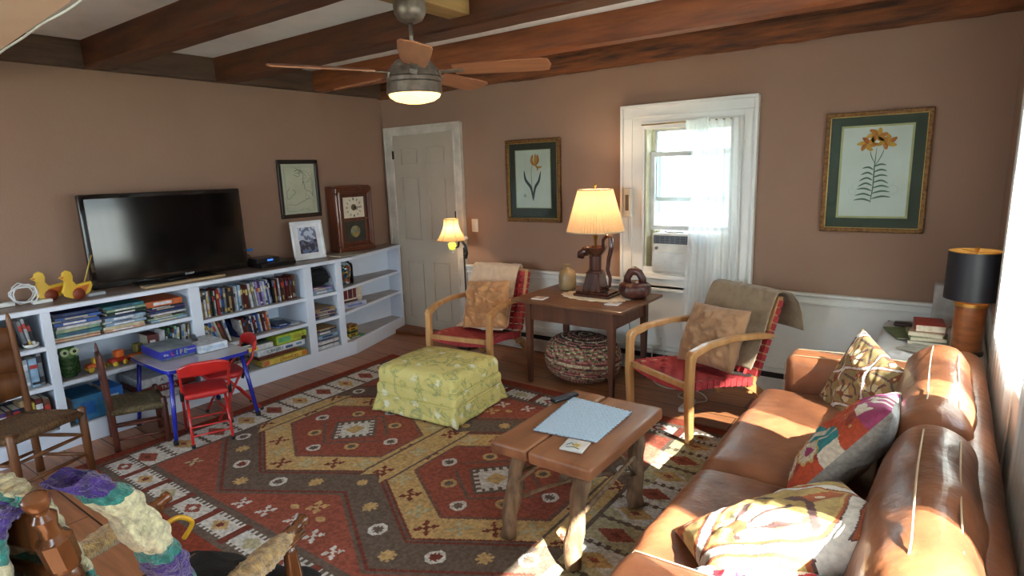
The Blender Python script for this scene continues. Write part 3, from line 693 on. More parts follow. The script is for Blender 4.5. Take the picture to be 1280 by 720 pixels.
# ---- bay D (narrow)
o = thing('camera_bag', 'black camera bag on the top narrow shelf left of the jar', 'bag', (.28, -1.195, .665))
FAB = mat('black_fabric', (22, 22, 25), .85, (14, 14, 16), 30, bump=.3)
q = MB(); q.rbox((0, 0, .08), (.2, .20, .15), .05, n=4, grd=4, wr=.006); q.build('body', FAB, o, smooth=True)
q = MB(); q.rbox((.09, 0.02, .07), (.06, .15, .09), .025, n=4, grd=3); q.build('front_pocket', FAB, o, smooth=True)
q = MB(); q.tube([(.06, -.08, .12), (.09, -.05, .165), (.09, .04, .172), (.07, .09, .13), (.10, .105, .06)], .008, 8); q.build('strap', mat('strap_black', (30, 30, 34), .7), o, smooth=True)
stack(-1.315, -1.10, .611, [('pale blue', .024, 0, 0), ('lilac', .022, .0, -.01)], 'pair under the camera bag', 'flat books under the camera bag')
flat('paper_sheets', 'crumpled white and purple papers left of the camera bag', 'papers', .34, .43, -1.315, -1.21, .662, .012, (150, 110, 130))
stack(-1.30, -1.10, .396, [('navy blue', .016, 0, 0), ('tan', .012, .02, -.01), ('purple', .016, -.01, 0), ('cream', .008, .03, -.01), ('tan', .026, .01, -.01)], 'pile, middle narrow shelf', 'flat books on the middle narrow shelf')
stack(-1.315, -1.10, .126, [('white', .03, .01, 0), ('black', .008, 0, 0), ('white', .028, .01, 0), ('grey', .02, .0, 0), ('pale blue', .03, .01, 0), ('grey', .03, 0, -.01), ('navy blue', .014, .01, -.02), ('tan', .01, 0, 0)], 'pile, bottom narrow shelf', 'binders on the bottom narrow shelf', x1=.445)
# ---- bay E (tapered)
jar = thing('glass_jar', 'round glass jar full of colourful bottle caps on the top right shelf', 'jar', (.30, -.865, .6225))
q = MB(); q.lathe([(.06, 0), (.075, .006), (.08, .03), (.08, .17), (.072, .195), (.05, .205), (.05, .215), (.046, .215), (.046, .2), (.068, .185), (.075, .16), (.075, .03), (.05, .008)], n=28, close=False); q.build('glass', GLASS, jar, smooth=True)
capc = [(40, 90, 120), (200, 60, 50), (220, 220, 224), (210, 150, 60), (50, 110, 70), (60, 60, 70), (190, 120, 60), (120, 150, 190)]
for k in range(8):
    q = MB(); rr_ = random.Random(k)
    for _ in range(14):
        a = rr_.uniform(0, 2 * PI); rad = rr_.uniform(.02, .058); z = rr_.uniform(.02, .165)
        M = rz(a) @ ry(R(rr_.uniform(40, 120)))
        q.lathe([(.002, .006), (.015, .006), (.017, 0), (.015, -.004), (.002, -.004)], c=(rad * math.cos(a), rad * math.sin(a), z), n=10, M=M)
    q.build('bottle_caps', mat('cap_%d' % k, capc[k], .35), jar)['kind'] = 'stuff'
gamebox('puzzle box with dark red portrait panels on the middle right shelf', .12, .36, -.955, -.73, .456, .135, (216, 206, 190), (190, 180, 170), None, band=[(-.92, -.5, .3, .95, (112, 34, 40)), (-.42, .0, .3, .95, (96, 36, 52)), (.06, .4, .3, .95, (120, 44, 50)), (-.9, .5, .05, .2, (70, 50, 50))], nm='puzzle_box')
gamebox('flat lilac and white puzzle box under the portrait puzzle', .10, .37, -.965, -.69, .408, .046, (176, 190, 220), (150, 160, 190), None, band=[(-.6, .6, .3, .75, (120, 130, 180))], nm='puzzle_box')
for k, (c, lab) in enumerate([((210, 180, 60), 'yellow and black wooden block, lowest of the small pile'), ((60, 90, 50), 'green and yellow wooden block second in the small pile'), ((214, 176, 66), 'yellow wooden block third in the small pile'), ((170, 120, 60), 'tan wooden block on top of the small pile')]):
    flat('toy_block', lab, 'block', .27, .36, -.915, -.815, .14 + k * .027, .0255, c, .03 * k, 'wooden blocks on the bottom right shelf', pages=False, c2=(40, 40, 34))
flat('book', 'flat green book under the pile of wooden blocks', 'book', .2, .375, -.94, -.75, .127, .011, (70, 140, 90))
q = MB(); q.prism([(-.99, .127), (-.93, .127), (-.985, .18)], .33, .40, 'x'); tag(q.build('paper_scrap', WHITE), 'small white folded card in front of the wooden blocks', 'card')

# ================================================================= ON TOP OF THE BOOKCASE
ZT = .8935
tv = thing('television', 'large flat black television standing on the white bookcase', 'television', (.25, -2.295, ZT + .005)); tv.rotation_euler = (0, R(-1.6), R(-1.5))
q = MB(); q.rbox((-.005, 0, .325), (.045, 1.075, .62), .012, n=3, grd=3); q.build('cabinet', mat('tv_gloss', (10, 10, 11), .12, (8, 8, 9), coat=.4), tv, smooth=True)
q = MB(); q.box((.0165, -.505, .065), (.0195, .505, .605)); q.build('screen', mat('tv_screen', (7, 7, 8), .09, (7, 7, 8), spec=.5), tv)
q = MB(); q.rbox((-.055, 0, .3), (.07, .7, .42), .03, n=3, grd=2); q.build('rear_housing', BLACKP, tv, smooth=True)
q = MB(); q.box((-.03, -.06, 0), (-.01, .06, .08)); q.build('neck', BLACKP, tv)
q = MB(); q.rbox((-.0, 0, .002), (.22, .5, .014), .007, n=3, grd=3); q.build('stand_foot', mat('tv_foot', (30, 30, 32), .15), tv, smooth=True)
text('maker_lettering', 'SHARP', .022, mat('tv_letter', (190, 192, 196), .3), tv, (.0185, .08, .038), FX)
q = MB(); q.box((.33, -2.58, ZT), (.40, -2.02, ZT + .016)); tag(q.build('wooden_strip', wood('pale_strip', (176, 150, 112), (146, 120, 86), 'y'), bevel=.002), 'narrow pale wooden strip lying in front of the television', 'wooden strip')
cb = thing('cable_box', 'black cable box with a small blue display right of the television', 'cable box', (.24, -1.56, ZT))
MB().box((-.11, -.14, .004), (.12, .17, .038)).build('lower_box', BLACKP, cb, bevel=.003)
u = MB().box((-.09, -.14, .038), (.06, .06, .075)).build('upper_box', mat('box_grey', (28, 28, 30), .3), cb, bevel=.003)
MB().box((.0605, -.05, .05), (.062, .0, .064)).build('display', mat('blue_display', (40, 80, 160), .2, emit=(60, 120, 220), estr=.8), u)
q = MB()
for s_, e in (((.06, -1.72, .99), (.2, -1.6, .93)), ((.05, -1.75, 1.03), (.18, -1.66, .93)), ((.05, -1.66, .92), (.15, -1.75, .96))):
    a = Vector(s_); bb = Vector(e); q.tube([a, a.lerp(bb, .3) + Vector((.03, .02, .02)), a.lerp(bb, .6) + Vector((.03, -.02, -.03)), bb], .004, 6)
tag(q.build('cable_bundle', mat('black_cable', (18, 18, 18), .5), smooth=True), 'black cables looping between the television and the cable box', 'cable')
q = MB(); q.rbox((.03, -1.60, 1.02), (.03, .06, .022), .008, n=3, grd=1); tag(q.build('cable_clip', mat('clip_blue', (40, 110, 200), .4), smooth=True), 'small bright blue clip on the cables beside the television', 'clip')

def picture(nm, label, cat, w_, h_, fr_w, fr_d, mats_, mat_w=None, loc=(0, 0, 0), rot=(0, 0, 0), axis='y'):
    """framed picture; local x right, z up, front faces -y"""
    o = thing(nm, label, cat, loc); o.rotation_euler = rot
    q = MB(); frame_mb(q, 'y', -w_ / 2, w_ / 2, 0, h_, fr_w, -fr_d, 0); q.build('frame', mats_['frame'], o, bevel=fr_w * .22)
    if 'inner' in mats_:
        q = MB(); frame_mb(q, 'y', -w_ / 2 + fr_w * .75, w_ / 2 - fr_w * .75, fr_w * .75, h_ - fr_w * .75, fr_w * .35, -fr_d * .8, -.002); q.build('inner_moulding', mats_['inner'], o)
    q = MB(); q.box((-w_ / 2 + fr_w * .6, -fr_d * .35, fr_w * .6), (w_ / 2 - fr_w * .6, -.001, h_ - fr_w * .6)); q.build('mount', mats_['mount'], o)
    return o
# map picture on the left wall (faces +x)
mp_ = picture('framed_map', 'black framed pale map hanging on the left wall above the photo frame', 'picture', .415, .51, .036, .022, {'frame': mat('black_frame', (34, 26, 22), .35), 'mount': mat('map_paper', (232, 222, 200), .6, (220, 208, 186), 6)}, loc=(.003, -1.047, 1.245), rot=(0, 0, R(90)))
q = MB(); INK = mat('map_ink', (126, 122, 108), .7)
def ink(pts, r=.0012): q.tube([(p[0], -.0085, p[1]) for p in pts], r, 4)
rr_ = random.Random(5)
for k in range(9):
    x, z = rr_.uniform(-.09, .09), rr_.uniform(.1, .40); P_ = []
    a = rr_.uniform(0, 6)
    for i in range(26):
        a += rr_.uniform(-.9, .9); x = max(-.13, min(.13, x + .011 * math.cos(a))); z = max(.07, min(.44, z + .011 * math.sin(a))); P_.append((x, z))
    ink(P_, .0011 + .0006 * (k % 2))
ink([(-.14, .06), (.14, .06), (.14, .45), (-.14, .45), (-.14, .06)], .001)
ink([(-.04, .41), (0, .425), (.04, .41)], .0025); ink([(-.03, .395), (.03, .395)], .0018)
q.build('engraved_map', INK, mp_)
MB().box((-.172, -.0118, .036), (.172, -.0112, .474)).build('glazing', GLASS, mp_)
# photo frame
pf_ = picture('photo_frame', 'white framed photograph leaning on the bookcase left of the wooden clock', 'photo frame', .30, .335, .028, .02, {'frame': mat('silver_white', (226, 230, 236), .3), 'mount': mat('photo_mat', (232, 234, 240), .6)}, loc=(.235, -1.16, ZT), rot=(R(-7), 0, R(84)))
q = MB()
def ph(u, v):
    return (-.085 + .17 * u, -.0085, .055 + .225 * v)
def phc(u, v):
    k = noise.noise(Vector((u * 5, v * 6, 2))) + .4 * noise.noise(Vector((u * 16, v * 16, 5)))
    if v < .48 + .05 * math.sin(u * 9): return 0 if k < .12 else (1 if k < .3 else 3)
    return 2 if k < .1 else (3 if k < .28 else 1)
q.grid(ph, 34, 44, phc)
q.build('photograph', [mat('ph_dark', (52, 50, 66), .4), mat('ph_mid', (110, 116, 138), .4), mat('ph_light', (188, 200, 220), .4), mat('ph_blue', (92, 112, 156), .4)], pf_)
q = MB(); q.prism([(-.02, 0), (.02, 0), (.008, .2), (-.008, .2)], .0, .004, 'y'); st = q.build('easel_leg', BLACKP, pf_, rot=(R(-22), 0, 0)); st.location = (0, .004, .0)
flat('book', 'thin cream booklet lying in front of the wooden clock', 'book', .20, .42, -.97, -.70, ZT, .008, (196, 188, 168))
# clock
ck = thing('mantel_clock', 'tall brown wooden mantel clock with a square white dial on the bookcase', 'clock', (.155, -.585, ZT + .002), R(90))
CKW = wood('clock_wood', (112, 56, 32), (74, 32, 18), 'z', .3, 6, .1, coat=.4)
q = MB(); q.box((-.20, -.0, 0), (.20, .13, .60)); q.build('case', CKW, ck, bevel=.006)
q = MB(); frame_mb(q, 'y', -.215, .215, 0, .60, .055, -.03, 0); frame_mb(q, 'y', -.195, .195, .02, .58, .02, -.045, -.02); q.build('moulding', CKW, ck, bevel=.012)
q = MB(); q.prism([(-.21, .60), (.21, .60), (.19, .615), (-.19, .615)], -.02, .13, 'y'); q.build('cornice', CKW, ck, bevel=.004)
dr = MB(); frame_mb(dr, 'y', -.155, .155, .06, .54, .032, -.016, -.0); dr.box((-.15, -.014, .285), (.15, 0, .315)); dr = dr.build('clock_door', wood('clock_door_wood', (96, 46, 26), (64, 28, 16), 'z', .3), ck, bevel=.003)
dl = MB().box((-.123, -.008, .315), (.123, -.003, .508)).build('dial', mat('dial_cream', (222, 216, 198), .4, (208, 200, 180), 10), ck)
q = MB(); q.lathe([(.03, 0), (.03, .002), (.002, .003)], c=(0, -.008, .412), M=rx(R(90)), n=24); q.build('centre_disc', mat('dial_bronze', (104, 86, 52), .4), dl, smooth=True)
q = MB()
for k in range(12):
    a = R(30 * k); M = tr(.082 * math.sin(a), -.0105, .412 + .078 * math.cos(a)) @ ry(a)
    for dx in ((-.004, .004) if k % 3 else (-.006, 0, .006)): q.box((dx - .0016, -.0006, -.011), (dx + .0016, .0006, .011), M=M)
q.build('numerals', mat('numeral_black', (30, 26, 22), .5), dl)
q = MB()
for a, l_, w_ in ((R(92), .070, .0035), (R(118), .048, .004)): q.box((-w_, -.013, 0), (w_, -.012, l_), M=tr(0, 0, .412) @ ry(a))
q.build('hands', MATS['numeral_black'], dl)
tb = MB().box((-.123, -.008, .092), (.123, -.003, .285)).build('lower_tablet', mat('dark_tablet', (58, 58, 50), .35, (40, 40, 36), 12), ck)
q = MB(); q.lathe([(.056, 0), (.056, .002), (.05, .003), (.001, .003)], c=(0, -.008, .185), M=rx(R(90)) , n=30); q.build('oval_ground', mat('tablet_gold', (128, 132, 108), .4), tb, smooth=True)
q = MB(); q.prism([(-.03, .15), (0, .125), (.03, .15), (.036, .185), (0, .17), (-.036, .185)], -.014, -.0115, 'y'); q.prism([(-.012, .20), (.012, .20), (.008, .235), (-.008, .235)], -.014, -.0115, 'y'); q.build('painted_ornament', mat('tablet_ochre', (172, 148, 70), .4), tb)
q = MB(); q.lathe([(.005, 0), (.008, .006), (.002, .012)], c=(.14, -.016, .3), M=rx(R(90)), n=12); q.build('door_knob', mat('brass', (180, 146, 70), .3, metal=.9), dr, smooth=True)
# ducks
DY = mat('duck_yellow', (222, 184, 62), .4, (208, 168, 48), 10); DO = mat('duck_orange', (206, 110, 40), .4); DR_ = mat('duck_brown', (132, 52, 24), .45)
def duck(loc, rotz, label, wheelm, stick):
    o = thing('wooden_duck', label, 'toy duck', loc, rotz)
    body = [(-.085, .075), (-.05, .065), (-.025, .07), (-.01, .10), (-.022, .125), (-.045, .137), (-.05, .15), (-.035, .158), (-.026, .178), (0, .19), (.022, .18), (.028, .155), (.018, .125), (.022, .105), (.05, .10), (.085, .105), (.09, .075), (.07, .035), (.03, .012), (-.03, .012), (-.07, .03), (-.088, .055)]
    body = [(-.035, .012), (.03, .012), (.07, .035), (.09, .075), (.085, .105), (.05, .10), (.0, .095), (-.018, .12), (-.012, .15), (-.02, .178), (-.042, .19), (-.064, .178), (-.07, .158), (-.09, .148), (-.072, .138), (-.06, .125), (-.07, .09), (-.082, .06), (-.07, .03)]
    q = MB(); q.prism(body, -.011, .011, 'x'); q.build('body', DY, o, bevel=.004)
    q = MB(); q.prism([(-.03, .05), (.0, .035), (.045, .045), (.068, .085), (.03, .082), (-.01, .075)], .011, .019, 'x'); q.build('wing', DO, o, bevel=.002)
    q = MB(); q.prism([(-.09, .148), (-.068, .141), (-.066, .155)], -.0118, .0118, 'x'); q.build('beak', DO, o)
    for s in (-1, 1):
        q = MB(); q.lathe([(.002, -.005), (.034, -.005), (.036, 0), (.034, .005), (.002, .005)], c=(s * .022, 0, .036), M=ry(R(90)), n=24); q.build('wheel', wheelm, o, smooth=True)
    if stick:
        q = MB(); q.tube([(0, .05, .10), (-.03, .13, .26)], .004, 8); q.build('push_stick', mat('stick_yellow', (196, 166, 70), .4), o, smooth=True)
    return o
duck((.36, -2.955, ZT), R(8), 'yellow wooden duck with an orange wing, the front one beside the television', DR_, True)
duck((.24, -3.06, ZT), R(0), 'yellow wooden duck with a dark wheel, behind and left of the front duck', DR_, False)
q = MB(); rr_ = random.Random(3)
pts = []
for i in range(46):
    a = i * .62; pts.append((.27 + .05 * math.cos(a * .7), -3.20 + .06 * math.cos(a), ZT + .07 + .055 * math.sin(a) + .01 * math.sin(a * 2.3)))
q.tube(pts, .0042, 6); q.tube([(.2, -3.5, ZT + .01), (.22, -3.35, ZT + .01), (.25, -3.24, ZT + .03)], .005, 6)
tag(q.build('white_flex', MATS['white_cord'], smooth=True), 'tangle of white cord on the bookcase left of the ducks', 'cord')
ps = thing('power_strip', 'long white power strip lying at the left end of the bookcase top', 'power strip', (.23, -3.42, ZT), R(3))
q = MB(); q.rbox((0, 0, .016), (.045, .36, .028), .006, n=3, grd=2); q.build('strip_body', WHITE, ps, smooth=True)
for k in range(4):
    MB().box((-.012, -.13 + k * .075, .0295), (.012, -.10 + k * .075, .031)).build('socket', mat('socket_grey', (120, 120, 120), .5), ps)
for k, (y, lab) in enumerate([(-2.865, 'flat grey charger right of the front duck'), (-3.14, 'white plug adaptor behind the left duck')]):
    q = MB(); q.rbox((.28 + .04 * (1 - k) , y + .02, ZT + .012), (.06, .10, .022), .006, n=3, grd=2); tag(q.build('charger', [mat('charger_grey', (176, 186, 196), .4), WHITE][k], smooth=True), lab, 'charger')
# ================================================================= RUG
RC = (2.35, -2.035); RU, RV = 1.56, 1.245
WV = [('rug_red', (156, 86, 70)), ('rug_brown', (112, 96, 85)), ('rug_white', (214, 208, 200)), ('rug_gold', (200, 164, 112)), ('rug_dark_red', (126, 66, 54)), ('rug_sage', (188, 176, 142)), ('rug_rim', (142, 66, 48))]
RM = [mat(k, c, .95, tuple(v * .80 for v in c), 55, (1, 1, 1), 3, .35, 240, spec=.1) for k, c in WV]
RED, GRY, WHT, GLD, DRD, SAG, RIM = range(7)
def star8(x, y, r): a = math.atan2(y, x); d = math.hypot(x, y); return d < r * (.62 + .38 * abs(math.cos(4 * a)))
def octo(x, y, r): return max(abs(x), abs(y), (abs(x) + abs(y)) * .74) < r
def flake(x, y, r):
    ax, ay = abs(x), abs(y)
    if ax > r or ay > r: return False
    d = abs(ax - ay) < r * .16 and ax < r * .85
    h = (abs(ax - r * .62) < r * .14 and ay < r * .95 and ay > r * .2) or (abs(ay - r * .62) < r * .14 and ax < r * .95 and ax > r * .2 and ax < r * .5)
    return d or h or (ax < r * .14 and ay < r * .3)
def rugc(x, y):
    u = x - RC[0]; v = y - RC[1]; au, av = abs(u), abs(v)
    if au > 1.47 or av > 1.15: return RIM
    if av > 1.125 or (au > 1.445): return GRY
    if av > .975:
        k = (u + 5.24 + .131) % .262 - .131; cell = int((u + 5.24 + .131) // .262)
        vv = av - 1.05
        if abs(k) > .108: return DRD
        tooth = ((u * 100) % 3.4) < 1.7
        if abs(vv) > (.066 if tooth else .05): return GRY
        d = abs(k) / .062 + abs(vv) / .044
        if star8(k, vv, .020): return [WHT, GLD, SAG][cell % 3] if cell % 3 != 1 else DRD
        if d < 1: return [RED, GLD, SAG][cell % 3]
        return WHT
    if au > 1.17:
        if au < 1.195 : return GRY
        k = (v + 5.125) % .205 - .1025; cell = int((v + 5.125) // .205)
        uu = au - 1.32
        zz = .098 - .012 * (((u * 100) % 4.4) < 2.2)
        if abs(k) > zz + .0: return GRY
        d = abs(k) / .058 + abs(uu) / .095
        if d < .32: return [DRD, RED][cell % 2]
        if d < 1: return [RED, GLD][cell % 2]
        return WHT if u < 0 else (SAG if (noise.noise(Vector((x * 4, y * 4, 0))) > .0) else WHT)
    if av > .945: return GRY
    # field
    du = au - .575
    w_ = .91 - .6 * abs(du); d = w_ - av
    # end bars and the centre bar
    for c0 in (0.0, 1.15):
        q = abs(au - c0)
        if q < .1:
            tail = .375 - (.08 - q) * .9 if q < .08 else .33
            if av < tail:
                if q > .082: return GRY
                for vy in (-.27, 0, .27):
                    if flake(au - c0, v - vy, .05): return SAG if vy == 0 else DRD
                return GLD
    if d < 0:
        g = min(abs(u), 9)
        if flake(u, av - .70, .05): return GLD
        for (px_, py_) in ((.0, .83), (.19, .86), (1.02, .80), (.36, .885)):
            if flake(au - px_, av - py_, .042): return WHT if px_ < .9 else SAG
        if abs(au - .10) < .03 and abs(av - .76) < .022 and (abs(au - .10) + abs(av - .76)) < .032: return GLD
        return RED
    if d < .02: return GRY
    if d < .04: return DRD
    if d < .245:
        for k, dd in enumerate((-.36, -.18, 0, .18, .36, .52)):
            vy = .91 - .6 * abs(dd) - .14
            if k % 2 == 0 and dd != .52:
                if star8(du - dd, av - vy, .042): return GLD
            else:
                if star8(du - dd, av - vy, .030): return GRY if k % 4 == 1 else DRD
                if octo(du - dd, av - vy, .045): return WHT
        if star8(u, av - .42, .035): return GLD
        return GRY
    if d < .262 or .275 < d < .29: return DRD
    if d <= .29: return GRY
    hexd = min(d - .47, .445 - abs(du))
    if hexd < 0:
        for k, dd in enumerate((-.42, -.27, -.13, 0, .13, .27, .42)):
            vy = .91 - .6 * abs(dd) - .38
            if flake(du - dd, av - vy, .048): return SAG if k % 2 == 0 else DRD
        if abs(du) > .445 and flake(abs(du) - .50, av, .05): return DRD
        return GLD
    if hexd < .02: return GRY if ((u + v) * 100) % 2.4 < 1.6 else RED
    for (a, b2, c) in ((.335, 0, 0), (.18, .175, 1), (0, .31, 0)):
        if star8(abs(du) - a, av - b2, .028): return GRY
        if octo(abs(du) - a, av - b2, .043): return GLD if c else WHT
    m = abs(du) + av
    if abs(du) < .045 and av < .045: return GLD
    tooth = (int((abs(du) - av + 1) * 100) % 6) < 3
    if m < (.165 if tooth else .125): return WHT
    if m < .19 or .225 < abs(du) * .75 + av < .245 and m > .2 and m < .30: return GRY
    return RED
mb = MB()
NU, NV = 400, 320
def rf(u, v):
    x = RC[0] - RU + 2 * RU * u; y = RC[1] - RV + 2 * RV * v
    ex = .01 * noise.noise(Vector((x * 1.5, y * 1.5, 3)))
    if u < .02 or u > .98: x += ex * 2
    if v < .02 or v > .98: y += ex
    return (x - .04 * max(0, (y + 1.6)) * (1 - u), y - .045 * (u - .5) * v, .006 + .0015 * noise.noise(Vector((x * 2, y * 2, 0))) - (.0055 if (u <= 0 or u >= 1 or v <= 0 or v >= 1) else 0))
mb.grid(rf, NU, NV, lambda u, v: rugc(RC[0] - RU + 2 * RU * u, RC[1] - RV + 2 * RV * v))
rug = mb.build('kilim_rug', RM, smooth=True); tag(rug, 'large red, grey and gold kilim rug with geometric motifs covering the plank floor', 'rug')

# ================================================================= OTTOMAN
om = bpy.data.materials.new('floral_quilt'); om.use_nodes = True
n = om.node_tree.nodes; L = om.node_tree.links; b = n['Principled BSDF']; b.inputs['Roughness'].default_value = .85
t = n.new('ShaderNodeTexCoord')
def ramp(fac, stops, inter='LINEAR'):
    r = n.new('ShaderNodeValToRGB'); r.color_ramp.interpolation = inter
    while len(r.color_ramp.elements) < len(stops): r.color_ramp.elements.new(.5)
    for e, (p, c) in zip(r.color_ramp.elements, stops): e.position = p; e.color = c
    L.new(fac, r.inputs[0]); return r
nz = n.new('ShaderNodeTexNoise'); nz.inputs['Scale'].default_value = 9; nz.inputs['Detail'].default_value = 4; nz.inputs['Distortion'].default_value = 1.4; L.new(t.outputs['Object'], nz.inputs['Vector'])
base = ramp(nz.outputs['Fac'], [(.40, lin((212, 200, 128))), (.53, lin((206, 194, 116))), (.565, lin((150, 156, 112))), (.61, lin((200, 190, 112)))])
vo = n.new('ShaderNodeTexVoronoi'); vo.inputs['Scale'].default_value = 8.5; L.new(t.outputs['Object'], vo.inputs['Vector'])
nz2 = n.new('ShaderNodeTexNoise'); nz2.inputs['Scale'].default_value = 42; L.new(t.outputs['Object'], nz2.inputs['Vector'])
ad = n.new('ShaderNodeMath'); ad.operation = 'MULTIPLY_ADD'; L.new(nz2.outputs['Fac'], ad.inputs[0]); ad.inputs[1].default_value = .35; L.new(vo.outputs['Distance'], ad.inputs[2])
fl = ramp(ad.outputs[0], [(.34, (1, 1, 1, 1)), (.42, (0, 0, 0, 1))])
mx = n.new('ShaderNodeMix'); mx.data_type = 'RGBA'; L.new(fl.outputs[0], mx.inputs['Factor']); L.new(base.outputs[0], mx.inputs['A']); mx.inputs['B'].default_value = lin((222, 222, 196)); L.new(mx.outputs['Result'], b.inputs['Base Color'])
bp = n.new('ShaderNodeBump'); bp.inputs['Strength'].default_value = .5; bp.inputs['Distance'].default_value = .01
nz3 = n.new('ShaderNodeTexNoise'); nz3.inputs['Scale'].default_value = 22; L.new(t.outputs['Object'], nz3.inputs['Vector']); L.new(nz3.outputs['Fac'], bp.inputs['Height']); L.new(bp.outputs[0], b.inputs['Normal'])
ot = thing('ottoman', 'square yellow-green floral upholstered ottoman with a pleated skirt on the rug', 'ottoman', (1.975, -1.435, .012), R(5))
q = MB(); q.rbox((0, 0, .245), (.66, .56, .14), .05, n=4, grd=12, puff=(0, 0, .035), wr=.006); q.build('top_cushion', om, ot, smooth=True)
q = MB(); q.rbox((0, 0, .16), (.67, .57, .09), .025, n=3, grd=12, wr=.008, seed=4); q.build('quilted_side', om, ot, smooth=True)
q = MB()
def skirt(u, v):
    per = [(-.325, -.275), (.325, -.275), (.325, .275), (-.325, .275), (-.325, -.275)]
    s = u * 4; k = min(3, int(s)); f = s - k
    a, c = per[k], per[k + 1]; x = a[0] + (c[0] - a[0]) * f; y = a[1] + (c[1] - a[1]) * f
    fl_ = 1 + v * (.06 + .05 * math.exp(-((f - 0) / .03) ** 2) + .05 * math.exp(-((f - 1) / .03) ** 2)) - .05 * v * (math.exp(-((f - .06) / .02) ** 2) + math.exp(-((f - .94) / .02) ** 2))
    fl_ += .006 * math.sin(f * 19) * v
    return (x * fl_, y * fl_, .125 * (1 - v) + .003 + .006 * v * (math.sin(f * 7) ** 2))
q.grid(skirt, 200, 8); q.build('skirt', om, ot, smooth=True, solid=.006)
for z, sx, sy in ((.205, .335, .285), (.122, .338, .288)):
    q = MB(); P_ = []
    for k in range(41):
        a = 2 * PI * k / 40; cx_ = math.copysign(abs(math.cos(a)) ** .22, math.cos(a)); sy_ = math.copysign(abs(math.sin(a)) ** .22, math.sin(a)); P_.append((sx * cx_, sy * sy_, z))
    q.tube(P_, .006, 8, caps=False); q.build('piping', om, ot, smooth=True)

# ================================================================= RUSTIC COFFEE TABLE
CT = wood('rustic_plank', (160, 106, 72), (118, 72, 46), 'y', .42, 3.5, .12, coat=.08)
CTE = wood('rustic_bark', (142, 112, 84), (92, 68, 48), 'z', .8, 8, .7)
ctb = thing('coffee_table', 'rustic low coffee table of two thick planks on log legs', 'coffee table', (3.425, -2.01, .009))
for k, (a, c, lab) in enumerate([(-.255, -.063, 'left plank'), (-.055, .25, 'right plank')]):
    q = MB(); rr_ = random.Random(k + 2)
    y0_, y1_ = -.372, .372
    c0 = ((a + c) / 2, 0, .385)
    def sh(p): return p
    q.rbox(c0, (c - a, y1_ - y0_, .058), .014, n=3, grd=14, wr=.004, seed=k * 9)
    o = q.build('tabletop_plank', CT, ctb, smooth=True); o['label'] = lab + ' of the tabletop'
feet = [(-.145, -.415, -.16, -.28), (.20, -.445, .17, -.30), (.225, .11, .17, .24), (-.17, .13, -.16, .25)]
tops = []
for k, (fx, fy, tx, ty) in enumerate(feet):
    q = MB(); P_ = []; Rr = []
    for i in range(9):
        s = i / 8; P_.append((fx + (tx - fx) * s + .008 * math.sin(i * 1.9 + k), fy + (ty - fy) * s + .006 * math.cos(i * 2.3 + k), .004 + .355 * s)); Rr.append(.036 - .004 * math.sin(i * 1.3 + k * 2))
    q.tube(P_, Rr, 12); q.build('log_leg', CTE, ctb, smooth=True)
q = MB()
def brn(a, c, r=.010): 
    a = Vector(a); c = Vector(c); m = a.lerp(c, .5) + Vector((.01, .008, .012)); q.tube([a, m, c], [r, r * .9, r * .75], 8)
brn((-.16, -.38, .15), (.04, -.12, .2)); brn((.04, -.12, .2), (-.17, .12, .2)); brn((.2, -.38, .2), (.04, -.12, .2)); brn((.2, .12, .16), (.04, -.12, .2)); brn((-.15, -.36, .22), (-.02, -.2, .34), .008); brn((.19, -.36, .19), (.21, .12, .25), .012); brn((.215, .12, .16), (.13, -.02, .35), .008); brn((-.16, .12, .14), (-.155, -.30, .26), .012)
q.build('stretchers', CTE, ctb, smooth=True)
ZC = .4265
pm = MB()
Pq = [(3.283, -2.205), (3.583, -2.165), (3.572, -1.785), (3.232, -1.76)]
def pmf(u, v):
    a = Vector(Pq[0]).lerp(Vector(Pq[1]), u); c = Vector(Pq[3]).lerp(Vector(Pq[2]), u); p = a.lerp(c, v)
    e = 0
    if u in (0.0, 1.0) or v in (0.0, 1.0): e = .006 * math.sin((u + v) * 140)
    return (p.x + e, p.y + e, ZC + .004 + .0016 * math.sin(u * 90) * math.sin(v * 90))
pm.grid(pmf, 60, 60); tag(pm.build('placemat', mat('pale_blue_cloth', (186, 206, 224), .85, (170, 192, 212), 90, bump=.5, bscale=160), smooth=True, solid=.003), 'pale blue woven placemat with a ruffled edge on the coffee table', 'placemat')
ct = thing('tile_coaster', 'white tile coaster with a painted yellow flower on the near end of the coffee table', 'coaster', (3.525, -2.245, ZC + .002), R(8))
q = MB(); q.box((-.052, -.052, 0), (.052, .052, .008)); q.build('tile', mat('tile_white', (218, 220, 220), .15), ct, bevel=.002)
q = MB()
for k in range(6):
    a = R(60 * k); q.prism([(.012 * math.cos(a + t_) * (2.0 if t_ == 0 else 1) + .008, .012 * math.sin(a + t_) * (2.0 if t_ == 0 else 1)) for t_ in (-.5, 0, .5)] + [(.008, 0)], .0082, .0086)
q.build('painted_flower', mat('flower_ochre', (196, 174, 84), .3), ct)
q = MB(); q.tube([(-.035, -.01, .0085), (-.02, .012, .0085), (-.005, 0, .0085)], .002, 5); q.tube([(-.03, -.03, .0085), (0, -.02, .0085), (.03, -.03, .0085)], .002, 5); q.build('painted_leaves', mat('leaf_grey', (86, 98, 92), .4), ct)
